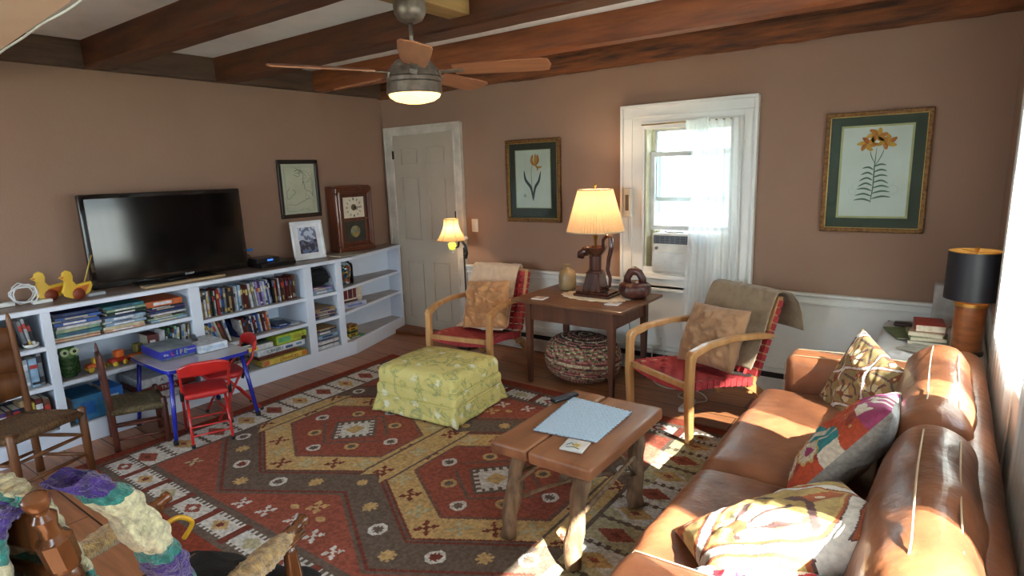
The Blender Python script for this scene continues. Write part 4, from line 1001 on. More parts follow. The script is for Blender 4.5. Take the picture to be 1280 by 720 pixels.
def remote(nm, label, loc, rot, L_=.17, W_=.042):
    o = thing(nm, label, 'remote control', loc, rot)
    q = MB(); q.rbox((0, 0, .009), (W_, L_, .018), .008, n=3, grd=3); q.build('body', mat('remote_black', (24, 26, 32), .4), o, smooth=True)
    q = MB()
    for r_ in range(9):
        for c_ in (-1, 0, 1): q.box((c_ * .011 - .0035, -L_ * .42 + r_ * .016 - .003, .017), (c_ * .011 + .0035, -L_ * .42 + r_ * .016 + .003, .0195))
    q.build('buttons', mat('remote_grey', (92, 100, 118), .5), o, bevel=.0008); return o
remote('remote_control', 'black remote control at the far left of the coffee table top', (3.205, -1.80, ZC + .001), R(-17))

# ================================================================= SIDE TABLE with lamp
TW = wood('side_table_wood', (122, 78, 48), (82, 50, 30), 'x', .4, 5, .15, coat=.2)
TWL = wood('side_table_leg', (104, 60, 38), (72, 40, 26), 'z', .45, 5, .15)
sdt = thing('side_table', 'brown wooden side table with tapered legs under the pump lamp', 'side table', (2.595, -.462, 0), R(-1))
q = MB(); q.box((-.46, -.335, .635), (.46, .335, .658)); q.build('tabletop', TW, sdt, bevel=.004)
q = MB(); q.box((-.345, -.268, .50), (.345, -.25, .636)); q.box((-.345, .25, .50), (.345, .268, .636)); q.box((-.353, -.26, .50), (-.335, .26, .636)); q.box((.335, -.26, .50), (.353, .26, .636)); q.build('apron', TWL, sdt, bevel=.002)
for sx in (-1, 1):
    for sy in (-1, 1):
        q = MB(); x, y = sx * .345, sy * .26
        vs = [(x - .024, y - .024, .636), (x + .024, y - .024, .636), (x + .024, y + .024, .636), (x - .024, y + .024, .636)]
        z0 = .002
        bo = [(x - .015, y - .015, z0), (x + .015, y - .015, z0), (x + .015, y + .015, z0), (x - .015, y + .015, z0)]
        mid = [(x - .024, y - .024, .5), (x + .024, y - .024, .5), (x + .024, y + .024, .5), (x - .024, y + .024, .5)]
        q._add(bo + mid + vs, [(0, 3, 2, 1), (8, 9, 10, 11)] + [(i, (i + 1) % 4, 4 + (i + 1) % 4, 4 + i) for i in range(4)] + [(4 + i, 4 + (i + 1) % 4, 8 + (i + 1) % 4, 8 + i) for i in range(4)])
        q.build('leg', TWL, sdt, bevel=.002)
ZS = .6585
q = MB(); P_ = []
for k in range(120):
    a = 2 * PI * k / 120; s = 1 + .05 * math.cos(a * 18); P_.append((2.655 + .27 * s * math.cos(a), -.43 + .165 * s * math.sin(a)))
q.prism(P_, ZS, ZS + .003); tag(q.build('doily', mat('lace_cream', (218, 204, 182), .9, (150, 126, 100), 60, kind='voronoi', lo=.1, hi=.3, bump=.5)), 'oval cream lace doily with a scalloped edge under the pump lamp', 'doily')
pl_ = thing('pump_lamp', 'dark wooden water-pump table lamp with a large pleated cream shade', 'table lamp', (2.655, -.41, ZS + .0035))
DW = wood('dark_lamp_wood', (84, 44, 32), (50, 24, 18), 'z', .25, 6, .1, coat=.5)
q = MB(); q.box((-.15, -.10, 0), (.15, .10, .022)); q.box((-.135, -.088, .022), (.135, .088, .038)); q.build('base', DW, pl_, bevel=.006)
q = MB(); q.lathe([(.108, 0), (.10, .02), (.072, .135), (.08, .142)], c=(-.01, 0, .038), n=4, M=rz(R(45))); q.build('pump_housing', DW, pl_, bevel=.004)
q = MB(); q.lathe([(.060, .175), (.060, .19), (.048, .195), (.048, .30), (.062, .315), (.082, .34), (.088, .365), (.07, .365), (.066, .35), (.03, .345)], c=(-.01, 0, 0), n=28); q.build('pump_cylinder', DW, pl_, smooth=True, angle=40)
q = MB(); q.tube([(-.04, 0, .335), (-.09, -.01, .33), (-.12, -.02, .31), (-.125, -.02, .28)], [.034, .034, .030, .027], 12, flat=1.1); q.build('spout', DW, pl_, smooth=True)
q = MB(); q.tube([(.05, 0, .34), (.055, 0, .42), (.085, 0, .455), (.115, 0, .44), (.12, 0, .36), (.10, 0, .28), (.09, 0, .2), (.11, 0, .14), (.105, 0, .08), (.07, 0, .058)], [.014, .017, .02, .022, .022, .02, .018, .016, .014, .016], 10, flat=.8); q.build('pump_handle', DW, pl_, smooth=True)
q = MB(); q.lathe([(.010, .345), (.010, .42), (.018, .425), (.018, .53), (.01, .54), (.004, .55), (.004, .80), (.01, .805), (.01, .815), (.004, .83), (.001, .832)], c=(-.01, 0, 0), n=16); q.build('lamp_stem', MATS['brass'] if 'brass' in MATS else mat('brass', (180, 146, 70), .3, metal=.9), pl_, smooth=True)
PLEAT = bpy.data.materials.new('pleated_shade'); PLEAT.use_nodes = True; MATS['pleated_shade'] = PLEAT
def shade_mat(m, col, tf=.5):
    n = m.node_tree.nodes; L = m.node_tree.links; n.remove(n['Principled BSDF']); out = n['Material Output']
    d = n.new('ShaderNodeBsdfDiffuse'); tl = n.new('ShaderNodeBsdfTranslucent'); m1 = n.new('ShaderNodeMixShader'); m1.inputs[0].default_value = tf
    t = n.new('ShaderNodeTexCoord'); nz = n.new('ShaderNodeTexNoise'); nz.inputs['Scale'].default_value = 60; L.new(t.outputs['Object'], nz.inputs['Vector'])
    r = n.new('ShaderNodeValToRGB'); r.color_ramp.elements[0].color = lin(tuple(v * .9 for v in col)); r.color_ramp.elements[1].color = lin(col); L.new(nz.outputs['Fac'], r.inputs[0])
    L.new(r.outputs[0], d.inputs[0]); L.new(r.outputs[0], tl.inputs[0]); L.new(d.outputs[0], m1.inputs[1]); L.new(tl.outputs[0], m1.inputs[2]); L.new(m1.outputs[0], out.inputs[0])
shade_mat(PLEAT, (218, 192, 156), .36)
q = MB()
def shf(u, v):
    a = 2 * PI * u; s = .207 + (.122 - .207) * v; s += .006 * math.sin(u * 2 * PI * 60)
    return (-.01 + s * math.cos(a), s * math.sin(a), .482 + .30 * v)
q.grid(shf, 240, 6, wrapu=True); sh_ = q.build('lamp_shade', PLEAT, pl_)
for r_, z in ((.209, .482), (.124, .782)):
    q = MB(); q.tube([(-.01 + r_ * math.cos(2 * PI * k / 48), r_ * math.sin(2 * PI * k / 48), z) for k in range(49)], .005, 6, caps=False); q.build('shade_trim', mat('shade_trim', (206, 190, 160), .7), sh_, smooth=True)
def bulb(name, loc, energy, col=(1.0, .72, .44), r=.035, parent=None):
    l = bpy.data.lights.new(name, 'POINT'); l.energy = energy; l.color = col; l.shadow_soft_size = r
    o = bpy.data.objects.new(name, l); COL.objects.link(o); o.location = loc
    if parent: o.parent = parent
    return o
q = MB(); q.lathe([(.012, 0), (.014, .02), (.03, .05), (.032, .07), (.02, .095), (.002, .102)], c=(-.01, 0, .54), n=16); q.build('light_bulb', mat('bulb_glass', (255, 240, 210), .3, emit=(255, 214, 150), estr=4), pl_, smooth=True)
bulb('lamp_light', (-.01, 0, .68), 6.4, parent=pl_, r=.04)
# jug
jg = thing('stoneware_jug', 'small tan stoneware jug with a loop handle, left of the pump lamp', 'jug', (2.335, -.30, ZS + .001))
JM = mat('stoneware', (158, 136, 100), .4, (128, 108, 78), 8, coat=.2)
q = MB(); q.lathe([(.055, 0), (.066, .006), (.07, .05), (.07, .11), (.06, .145), (.035, .165), (.018, .175), (.017, .19), (.024, .198), (.022, .205), (.012, .203), (.01, .18)], n=28); q.build('body', JM, jg, smooth=True)
q = MB(); q.tube([(-.02, 0, .192), (-.045, 0, .196), (-.055, 0, .18), (-.05, 0, .155)], .007, 8); q.build('handle', JM, jg, smooth=True)
# carved round basket
bk = thing('carved_basket', 'round dark red-brown carved basket with a thick arched handle, right of the pump lamp', 'basket', (2.925, -.335, ZS + .001)); bk.scale = (1.1, 1.1, 1.12)
BM = mat('carved_wood', (92, 48, 36), .35, (56, 32, 34), 26, (1, 1, .5), bump=.4, coat=.3)
q = MB(); 
def bf(u, v):
    pr = [(.02, 0), (.07, .002), (.098, .025), (.106, .055), (.098, .088), (.07, .105), (.045, .102), (.03, .085), (.002, .08)]
    s = v * 8; k = min(7, int(s)); f = s - k; r_ = pr[k][0] + (pr[k + 1][0] - pr[k][0]) * f; z = pr[k][1] + (pr[k + 1][1] - pr[k][1]) * f
    r_ *= 1 + .018 * math.cos(u * 2 * PI * 14)
    return (r_ * math.cos(2 * PI * u), r_ * math.sin(2 * PI * u), z)
q.grid(bf, 84, 16, wrapu=True); q.build('bowl', BM, bk, smooth=True)
q = MB(); q.tube([(-.055 , 0, .09), (-.052, 0, .13), (-.03, 0, .165), (0, 0, .176), (.03, 0, .165), (.052, 0, .13), (.055, 0, .09)], [.018, .017, .018, .02, .018, .017, .018], 10, flat=1.5); q.build('handle', BM, bk, smooth=True)
for (x, y, lab, c) in ((2.325, -.685, 'white coaster with a reddish picture near the left corner of the side table', (150, 80, 60)), (2.885, -.60, 'white coaster with a grey picture near the right edge of the side table', (120, 120, 116))):
    o = thing('tile_coaster', lab, 'coaster', (x, y, ZS), R(6))
    MB().box((-.05, -.05, 0), (.05, .05, .006)).build('tile', MATS['tile_white'], o, bevel=.0015)
    MB().box((-.033, -.025, .006), (.033, .028, .0066)).build('picture', mat('coaster_%d' % c[0], c, .3, (210, 200, 180), 60), o)

# ================================================================= BRAIDED POUF
pc = [((140, 76, 68), 'a'), ((176, 112, 100), 'b'), ((158, 136, 100), 'c'), ((206, 190, 156), 'd'), ((92, 64, 58), 'e'), ((128, 142, 92), 'f'), ((196, 126, 116), 'g'), ((60, 44, 60), 'h')]
PMt = [mat('braid_' + k, c, .9, tuple(v * .6 for v in c), 60, bump=.5) for c, k in pc]
q = MB(); NR = 44
def pof(u, v):
    a = 2 * PI * u; th = PI * (v * .94 + .0); 
    r_ = .285 * math.sin(th) ** .75 if 0 < th < PI else 0; z = .155 * math.cos(th) * (1.0 if th < PI / 2 else 1.0)
    z = math.copysign(abs(math.cos(th)) ** .8, math.cos(th)) * .17
    b_ = abs(math.sin((v * NR + u) * PI)); k = .006 * b_ + .004 * math.sin(u * 2 * PI * 60 + (int(v * NR + u) % 2) * PI) * b_
    return ((r_ + k) * math.cos(a), (r_ + k) * math.sin(a), z + k * math.cos(th))
def poc(u, v):
    ring = int(v * NR + u); k = (ring * 7 + 3) % 11; h = int(u * 60 + ring * .5)
    if ring < 14: base_ = [4, 3, 7, 1, 4, 6, 4][ring % 7]
    elif ring < 22: base_ = [5, 3, 0, 6][(ring + h) % 4]
    else: base_ = [0, 6, 0, 3, 0, 2, 1][ring % 7]
    if h % 5 == 0: return [3, 2, 7, 5, 6][(ring + h // 5) % 5]
    return base_
q.grid(pof, 240, NR * 4, poc, wrapu=True)
po = q.build('braided_pouf', PMt, smooth=True); po.location = (2.56, -.46, .185); po.rotation_euler = (R(-3), R(5), R(20))
tag(po, 'round multicoloured braided rag pouf pushed under the side table', 'pouf')

# ================================================================= ARMCHAIRS
AW = wood('blond_wood', (206, 158, 104), (176, 126, 78), 'z', .35, 5, .08, coat=.3)
WEB = mat('red_webbing', (184, 62, 64), .7, (158, 46, 50), 40, bump=.3)
def armchair(label, loc, rot):
    o = thing('armchair', label, 'armchair', loc, rot)
    for s in (-1, 1):
        x0, x1 = (s * .27 - .022, s * .27 + .022)
        pa = [(-.012, 0), (-.03, .30), (-.022, .53), (.0, .558), (.12, .588), (.34, .60), (.55, .585), (.655, .562), (.665, .548), (.65, .535), (.5, .55), (.34, .565), (.15, .555), (.035, .52), (.022, .48), (.018, .3), (.024, 0)]
        q = MB(); q.prism(pa, x0, x1, 'x'); q.build('front_leg_and_arm', AW, o, bevel=.009)
        xi = s * .235
        pr = [(-.015, .365), (.25, .338), (.47, .292), (.60, .215), (.80, .0), (.845, .0), (.66, .225), (.50, .33), (.27, .375), (-.015, .40)]
        pr = [(-.015, .325), (.22, .30), (.44, .262), (.57, .18), (.74, .0), (.79, .0), (.64, .19), (.50, .295), (.26, .338), (-.015, .362)]
        q = MB(); q.prism(pr, xi - .016, xi + .016, 'x'); q.build('rear_leg', AW, o, bevel=.005)
        pb = [(.50, .20), (.535, .19), (.655, .47), (.765, .765), (.73, .775), (.625, .48)]
        q = MB(); q.prism(pb, s * .235 - .014, s * .235 + .014, 'x'); q.build('back_post', AW, o, bevel=.005)
    for ba, bb in (((-.25, .74, .74), (.25, .765, .775)), ((-.25, -.015, .325), (.25, .012, .36)), ((-.24, .52, .22), (.24, .545, .26))): MB().box(ba, bb).build('cross_rail', AW, o, bevel=.004)
    q = MB()
    def rail(y): 
        return .362 - .08 * y if y < .26 else .341 - .17 * (y - .26)
    for k in range(11):
        y = .005 + k * .047; z = rail(y + .02)
        def sf(u, v, y=y, z=z):
            x = -.262 + .524 * u; dip = -.028 * (1 - (2 * u - 1) ** 2)
            prof = [(-.0, -.046), (0, .004), (.044, .001), (.044, -.048)][int(round(v * 3))]
            return (x, y + prof[0], z + prof[1] + dip)
        q.grid(sf, 16, 3)
        for s in (-1, 1): q.box((s * .262 - .001, y, z - .046), (s * .262 + .001, y + .043, z + .003))
    for k in range(10):
        x = -.235 + k * .05
        def lf(u, v, x=x): 
            y = .0 + .53 * u; xx = x + .036 * v; dip = -.028 * (1 - (xx / .262) ** 2); return (xx, y, rail(y) + .006 + dip + .003 * math.sin(u * 2 * PI * 5.5 + k * PI))
        q.grid(lf, 40, 2)
    q.build('seat_webbing', WEB, o, smooth=False)
    q = MB()
    for k in range(10):
        s0 = .30 + k * .046; f = (s0 - .19) / .58; y = .515 + .235 * f + (.01 * math.sin(f * 3))
        M = tr(0, y, s0) @ rx(R(-22))
        q.box((-.252, -.020, 0), (.252, -.016, .040), M=M); q.box((-.252, .016, 0), (.252, .020, .040), M=M)
        for s in (-1, 1): q.box((s * .252 - .0015, -.02, 0), (s * .252 + .0015, .02, .04), M=M)
    for k in range(9):
        x = -.225 + k * .051
        q.tube([(x, .535, .30), (x, .64, .53), (x, .735, .76)], .018, 6, flat=.12)
    q.build('back_webbing', WEB, o)
    return o
chL = armchair('blond wood armchair with red webbing beside the floor lamp, facing the ottoman', (1.80, -1.02, .008), R(9))
chR = dup(chL, (3.385, -1.0, .008), R(-27), 'blond wood armchair with red webbing right of the side table, near the sofa')
def throw(parent, label, m, x0, x1, prof, wr, seed, side=0):
    q = MB(); n_ = len(prof) - 1
    def f(u, v):
        s = v * n_; k = min(n_ - 1, int(s)); t_ = s - k
        y = prof[k][0] + (prof[k + 1][0] - prof[k][0]) * t_; z = prof[k][1] + (prof[k + 1][1] - prof[k][1]) * t_
        x = x0 + (x1 - x0) * u
        a = noise.noise(Vector((x * 9 + seed, v * 3, 0))) * wr + noise.noise(Vector((x * 25 + seed, v * 6, 2))) * wr * .35
        return (x + side * max(0, v - .5) * u + .01 * math.sin(v * 9 + seed), y - a * .6 - .004, z + a * .5 - (.02 * side * 10 * max(0, u - .8) if v > .5 else 0))
    q.grid(f, 60, 70)
    o = q.build('throw_blanket', m, smooth=True, solid=.008); o.location = parent.location; o.rotation_euler = parent.rotation_euler
    return tag(o, label, 'blanket')
THL = mat('ivory_throw', (226, 194, 162), .95, (212, 178, 146), 20, bump=.4, bscale=120, sheen=.3)
THR = mat('taupe_throw', (150, 130, 104), .95, (134, 114, 90), 20, bump=.4, bscale=120, sheen=.4)
throw(chL, 'ivory throw draped over the back of the left armchair', THL, -.275, .165, [(.38, .335), (.50, .34), (.545, .42), (.63, .58), (.70, .74), (.722, .80), (.755, .815), (.79, .79), (.80, .70), (.80, .50)], .014, 2)
throw(chR, 'taupe throw hanging over the back and right side of the right armchair', THR, -.275, .255, [(.49, .36), (.54, .44), (.62, .58), (.69, .74), (.72, .80), (.755, .815), (.80, .80), (.85, .74), (.885, .66), (.895, .56)], .014, 8, side=.12)

def pillow_mb(W, H, T, fn=None, n_=40, wr=.0, seed=0, pinch=.06):
    q = MB()
    for sg in (-1, 1):
        def f(u, v, sg=sg):
            a, b_ = 2 * u - 1, 2 * v - 1
            e = max(0, 1 - a * a) ** .5 * max(0, 1 - b_ * b_) ** .5
            z = sg * T / 2 * e ** .8
            x = a * W / 2 * (1 - pinch * (1 - b_ * b_) * abs(a)) ; y = b_ * H / 2 * (1 - pinch * (1 - a * a) * abs(b_))
            if wr: z += sg * e * wr * (noise.noise(Vector((a * 3 + seed, b_ * 3, sg))) + .5 * noise.noise(Vector((a * 3 + b_ * 7 + seed, a * 9, 3))))
            return (x * (1 if sg > 0 else 1), y, z)
        q.grid(f, n_, n_, (lambda u, v, sg=sg: fn(u, v, sg)) if fn else None)
        if sg < 0:
            k = n_ * n_; q.f[-k:] = [t_[::-1] for t_ in q.f[-k:]]
    return q
def orient(center, normal, up=(0, 0, 1), roll=0.0):
    z = Vector(normal).normalized(); x = Vector(up).cross(z).normalized(); y = z.cross(x)
    M = Matrix((( x.x, y.x, z.x, center[0]), (x.y, y.y, z.y, center[1]), (x.z, y.z, z.z, center[2]), (0, 0, 0, 1)))
    return M @ rz(roll)
def plain_pillow(label, m, M, W=.42, H=.40, T=.14, wr=.03, seed=1, pinch=.05):
    q = pillow_mb(W, H, T, None, 44, wr, seed, pinch); o = q.build('cushion', m, smooth=True); o.matrix_world = M; return tag(o, label, 'cushion')
TANL = mat('tan_satin', (206, 152, 100), .6, (186, 130, 82), 10, bump=.35, bscale=30, sheen=.3)
TANR = mat('tan_suede', (176, 134, 98), .8, (158, 118, 84), 10, bump=.35, bscale=40, sheen=.3)
def inchair(ch, p, nrm, roll):
    M = Matrix.Translation(ch.location) @ rz(ch.rotation_euler[2])
    return M @ orient(p, nrm, (0, 0, 1), roll)
plain_pillow('crumpled tan satin cushion on the left armchair', TANL, inchair(chL, (-.0, .44, .525), (0, -.92, .38), R(4)), .40, .40, .15, .10, 4)
plain_pillow('tan suede cushion on the right armchair', TANR, inchair(chR, (.02, .42, .525), (0.05, -.9, .42), R(2)), .44, .40, .17, .05, 7)
# ================================================================= FLOOR LAMP by the door
BLKM = mat('black_iron', (26, 22, 22), .35, (18, 15, 15), 20, coat=.4)
fl_ = thing('floor_lamp', 'slim black floor lamp with a small cream shade in front of the door edge', 'floor lamp', (1.20, -.22, 0))
q = MB(); q.lathe([(.11, 0), (.115, .01), (.10, .022), (.03, .03), (.012, .05), (.008, .06), (.008, .93)], n=24); q.build('base_and_pole', BLKM, fl_, smooth=True, angle=40)
q = MB(); q.tube([(0, 0, .86), (.03, -.01, .84), (.045, -.015, .88), (.035, -.02, .95), (.0, -.03, 1.0), (-.03, -.035, .98), (-.03, -.04, .94), (-.055, -.05, .93)], [.012, .014, .014, .013, .012, .012, .010, .008], 10); q.build('curved_arm', BLKM, fl_, smooth=True)
q = MB(); q.lathe([(.004, -.02), (.016, -.012), (.018, 0), (.014, .014), (.004, .02)], c=(.05, -.02, 1.02), n=14); q.lathe([(.004, -.02), (.012, -.012), (.014, 0), (.004, .014)], c=(-.085, -.05, .885), n=14); q.build('white_finial', mat('porcelain_w', (224, 220, 212), .2), fl_, smooth=True)
q = MB(); q.lathe([(.012, .91), (.03, .918), (.038, .94), (.036, .965), (.022, .985), (.014, .99)], c=(-.085, -.06, 0), n=20); q.build('glass_font', mat('yellow_green_glass', (214, 216, 90), .2, emit=(226, 224, 96), estr=.5), fl_, smooth=True)
SH3 = bpy.data.materials.new('small_shade'); SH3.use_nodes = True; MATS['small_shade'] = SH3; shade_mat(SH3, (232, 198, 150), .5)
q = MB()
def s3(u, v):
    a = 2 * PI * u; k = .118 - .07 * v + .022 * (2 * v - 1) ** 2 - .004; k *= 1 + .03 * abs(math.cos(a * 3)); return (-.085 + k * math.cos(a), -.06 + k * math.sin(a), 1.0 + .19 * v)
q.grid(s3, 60, 10, wrapu=True); s_ = q.build('lamp_shade', SH3, fl_, smooth=True)
q = MB()
for v in (0, 1): q.tube([s3(k / 48, v) for k in range(49)], .004, 6, caps=False)
for k in range(6): q.tube([s3((k + .5) / 6, j / 8) for j in range(9)], .003, 5)
q.build('shade_piping', mat('piping_beige', (196, 168, 126), .7), s_, smooth=True)
bulb('lamp_light', (-.085, -.06, 1.09), 1.9, parent=fl_, r=.03)
um = thing('umbrella', 'closed dark umbrella with a hooked handle leaning under the left armchair', 'umbrella', (1.30, -.34, 0))
q = MB(); q.tube([(0, 0, .01), (.06, .01, .16), (.10, .015, .24)], [.012, .022, .01], 8); q.build('canopy', FAB, um, smooth=True)
q = MB(); q.tube([(.10, .015, .24), (.12, .018, .27), (.145, .02, .29), (.17, .02, .27), (.165, .02, .24)], .007, 8); q.build('hooked_handle', BLKM, um, smooth=True)
# ---- cords and power strip on the floor
q = MB(); q.rbox((3.43, -.60, .02), (.055, .20, .032), .008, n=3, grd=2, M=None); o = q.build('power_strip', mat('strip_white', (206, 204, 198), .4), smooth=True); tag(o, 'white power strip on the floor under the right armchair', 'power strip')
q = MB(); 
def sm(P, n_=6):
    out = []
    P = [Vector(p) for p in P]
    for i in range(len(P) - 1):
        p0, p1, p2, p3 = P[max(i - 1, 0)], P[i], P[i + 1], P[min(i + 2, len(P) - 1)]
        for k in range(n_):
            t_ = k / n_; out.append(.5 * ((2 * p1) + (-p0 + p2) * t_ + (2 * p0 - 5 * p1 + 4 * p2 - p3) * t_ ** 2 + (-p0 + 3 * p1 - 3 * p2 + p3) * t_ ** 3))
    out.append(P[-1]); return out
q.tube(sm([(2.95, -.05, .22), (2.97, -.12, .05), (3.05, -.25, .008), (3.2, -.33, .008), (3.33, -.26, .008), (3.30, -.42, .008), (3.38, -.5, .02)]), .005, 6)
q.tube(sm([(3.02, -.06, .30), (3.08, -.10, .12), (3.22, -.2, .008), (3.42, -.3, .008), (3.5, -.42, .008), (3.45, -.53, .02)]), .004, 6)
tag(q.build('extension_cable', mat('cord_beige', (200, 194, 182), .5), smooth=True), 'pale power cords looping on the floor beneath the right armchair', 'cord')
q = MB(); q.tube(sm([(2.75, -.06, .45), (2.76, -.05, .3), (2.80, -.06, .1), (2.9, -.1, .01)]), .003, 6); tag(q.build('lamp_cord', MATS['black_cable'], smooth=True), 'thin dark lamp cord hanging behind the side table', 'cord')
# ---- baseboard heater
ht = thing('baseboard_heater', 'long low white baseboard heater with a dark slot along the window wall', 'heater', (2.7, -.016, 0))
q = MB(); q.box((-1.35, -.05, .02), (1.32, -.045, .125)); q.box((-1.35, -.045, .175), (1.32, -.0, .19)); q.box((-1.35, -.05, .165), (1.32, -.04, .18)); q.build('cover', mat('heater_white', (206, 206, 202), .45), ht, bevel=.002)
q = MB(); q.box((-1.35, -.04, .02), (1.32, -.015, .17)); q.build('heating_element', mat('heater_dark', (28, 26, 26), .7), ht)
for x in (-1.35, 1.32): MB().box((x - .015, -.056, .012), (x + .015, -.0, .192)).build('end_cap', MATS['heater_white'], ht, bevel=.003)

# ================================================================= CHILDREN'S CORNER
BLUE = mat('blue_enamel', (32, 44, 170), .25, (26, 36, 150), 6, coat=.5); REDE = mat('red_enamel', (196, 36, 34), .3, (176, 28, 28), 6, coat=.5); REDV = mat('red_vinyl', (190, 42, 40), .45, (170, 34, 34), 12, bump=.1)
kt = thing('childrens_table', 'small square folding table with a pale top and bright blue metal legs', 'table', (.752, -2.51, .009), R(-1))
q = MB(); q.rbox((0, 0, .468), (.575, .545, .022), .008, n=3, grd=4)
q = MB(); 
cr = [(.2875 * math.copysign(abs(math.cos(a)) ** .18, math.cos(a)), .272 * math.copysign(abs(math.sin(a)) ** .18, math.sin(a))) for a in [2 * PI * (k + .5) / 72 for k in range(72)]]
q.prism(cr, .448, .470); q.build('table_rim', BLUE, kt, bevel=.003)
q = MB(); q.prism([(x * .975, y * .975) for x, y in cr], .469, .474); q.build('tabletop', mat('pale_tabletop', (190, 186, 190), .18, (176, 172, 178), 5, coat=.3), kt)
for sx in (-1, 1):
    for sy in (-1, 1):
        q = MB(); q.tube([(sx * .225, sy * .225, .45), (sx * .25, sy * .25, .2), (sx * .268, sy * .268, .012)], [.0135, .0135, .012], 12); lg = q.build('leg', BLUE, kt, smooth=True)
        q = MB(); q.lathe([(.015, 0), (.016, .02), (.013, .03)], c=(sx * .27, sy * .27, .0), n=12); q.build('rubber_foot', mat('rubber_black', (20, 20, 22), .7), lg, smooth=True)
        q = MB(); q.tube([(sx * .232, sy * .232, .40), (sx * .15, sy * .232, .449)], .004, 6); q.build('brace', BLUE, lg, smooth=True)
ZK = .487
gb = thing('board_game', 'blue board game box with multicoloured lettering on the small table', 'board game', (.66, -2.60, ZK), R(-3))
MB().box((-.15, -.105, 0), (.15, .105, .03)).build('box_base', cm((90, 110, 140)), gb, bevel=.002)
ld = MB().box((-.153, -.108, .012), (.153, .108, .062)).build('lid', cm((44, 52, 172)), gb, bevel=.002)
q = MB(); q.box((-.15, -.105, .0622), (.15, .105, .0632)); q.build('lid_picture', mat('game_top', (132, 144, 150), .25, (96, 108, 116), 9), ld)
for k, (ch_, c) in enumerate(zip('LIFE', [(214, 60, 70), (120, 200, 220), (226, 200, 80), (150, 200, 120)])):
    text('lettering', ch_, .042, cm(c), ld, (.1545, -.035 + k * .026, .037), FX)
text('lettering', 'the', .022, cm((230, 230, 240)), ld, (.1545, -.075, .036), FX); text('lettering', 'adventures', .016, cm((225, 225, 240)), ld, (.1545, .078, .042), FX)
gw = thing('board_game', 'white and pale blue flat game box right of the blue one on the small table', 'board game', (.72, -2.395, ZK), R(-3))
MB().box((-.14, -.092, 0), (.14, .092, .05)).build('box', cm((206, 216, 230)), gw, bevel=.002)
q = MB(); q.box((.1402, -.07, .014), (.1412, .07, .036)); q.build('printed_panel', cm((176, 196, 222)), gw)
remote('remote_control', 'black remote control lying on the white game box on the small table', (.68, -2.44, ZK + .063), R(70), .15, .035)

def folding_chair(label, loc, rot):
    o = thing('folding_chair', label, 'folding chair', loc, rot)     # faces +y
    q = MB()
    W = .13
    for s in (-1, 1):
        q.tube([(s * W, -.155, .50), (s * W, -.13, .40), (s * (W + .0), -.02, .27), (s * (W + .004), .13, .012)], .0085, 10)
    q.tube([(-W, .085, .10), (W, .085, .10)], .006, 8)
    q.build('front_leg_frame', REDE, o, smooth=True)
    q = MB()
    for s in (-1, 1): q.tube([(s * (W - .022), .10, .285), (s * (W - .022), -.03, .2), (s * (W - .02), -.16, .012)], .0085, 10)
    q.tube([(-W + .02, -.13, .06), (W - .02, -.13, .06)], .006, 8); q.tube([(-W + .02, -.10, .105), (W - .02, -.10, .105)], .006, 8)
    q.build('rear_leg_frame', REDE, o, smooth=True)
    q = MB(); q.rbox((0, .03, .295), (.245, .25, .035), .016, n=4, grd=6, puff=(0, 0, .008)); q.build('seat', REDV, o, smooth=True)
    q = MB()
    def bk_(u, v):
        a = 2 * u - 1; y = -.15 - .028 * (1 - a * a); return (a * (W + .010), y - .012 * v, .447 + .055 * v + .032 * v * (1 - abs(a) ** 3) - .0 * u)
    q.grid(bk_, 24, 6); q.build('backrest', REDE, o, smooth=True, solid=.012, bevel=0)
    q = MB()
    for s in (-1, 1):
        q.tube([(s * (W + .004), -.075, .345), (s * (W + .004), -.05, .27)], .0105, 8)
        q.build('black_sleeve', MATS['rubber_black'], o, smooth=True); q = MB()
        for px_, py_ in ((s * (W + .004), .13), (s * (W - .02), -.16)):
            MB().lathe([(.011, 0), (.012, .02)], c=(px_, py_, 0), n=10).build('rubber_foot', MATS['rubber_black'], o, smooth=True)
    return o
# chair one: its back towards the room, facing the table (-x)
folding_chair('red child folding chair in front of the small table, backrest toward the room', (1.055, -2.585, .012), R(67 + 0))
folding_chair('red child folding chair on the far side of the small table', (.80, -2.30, .002), R(168))

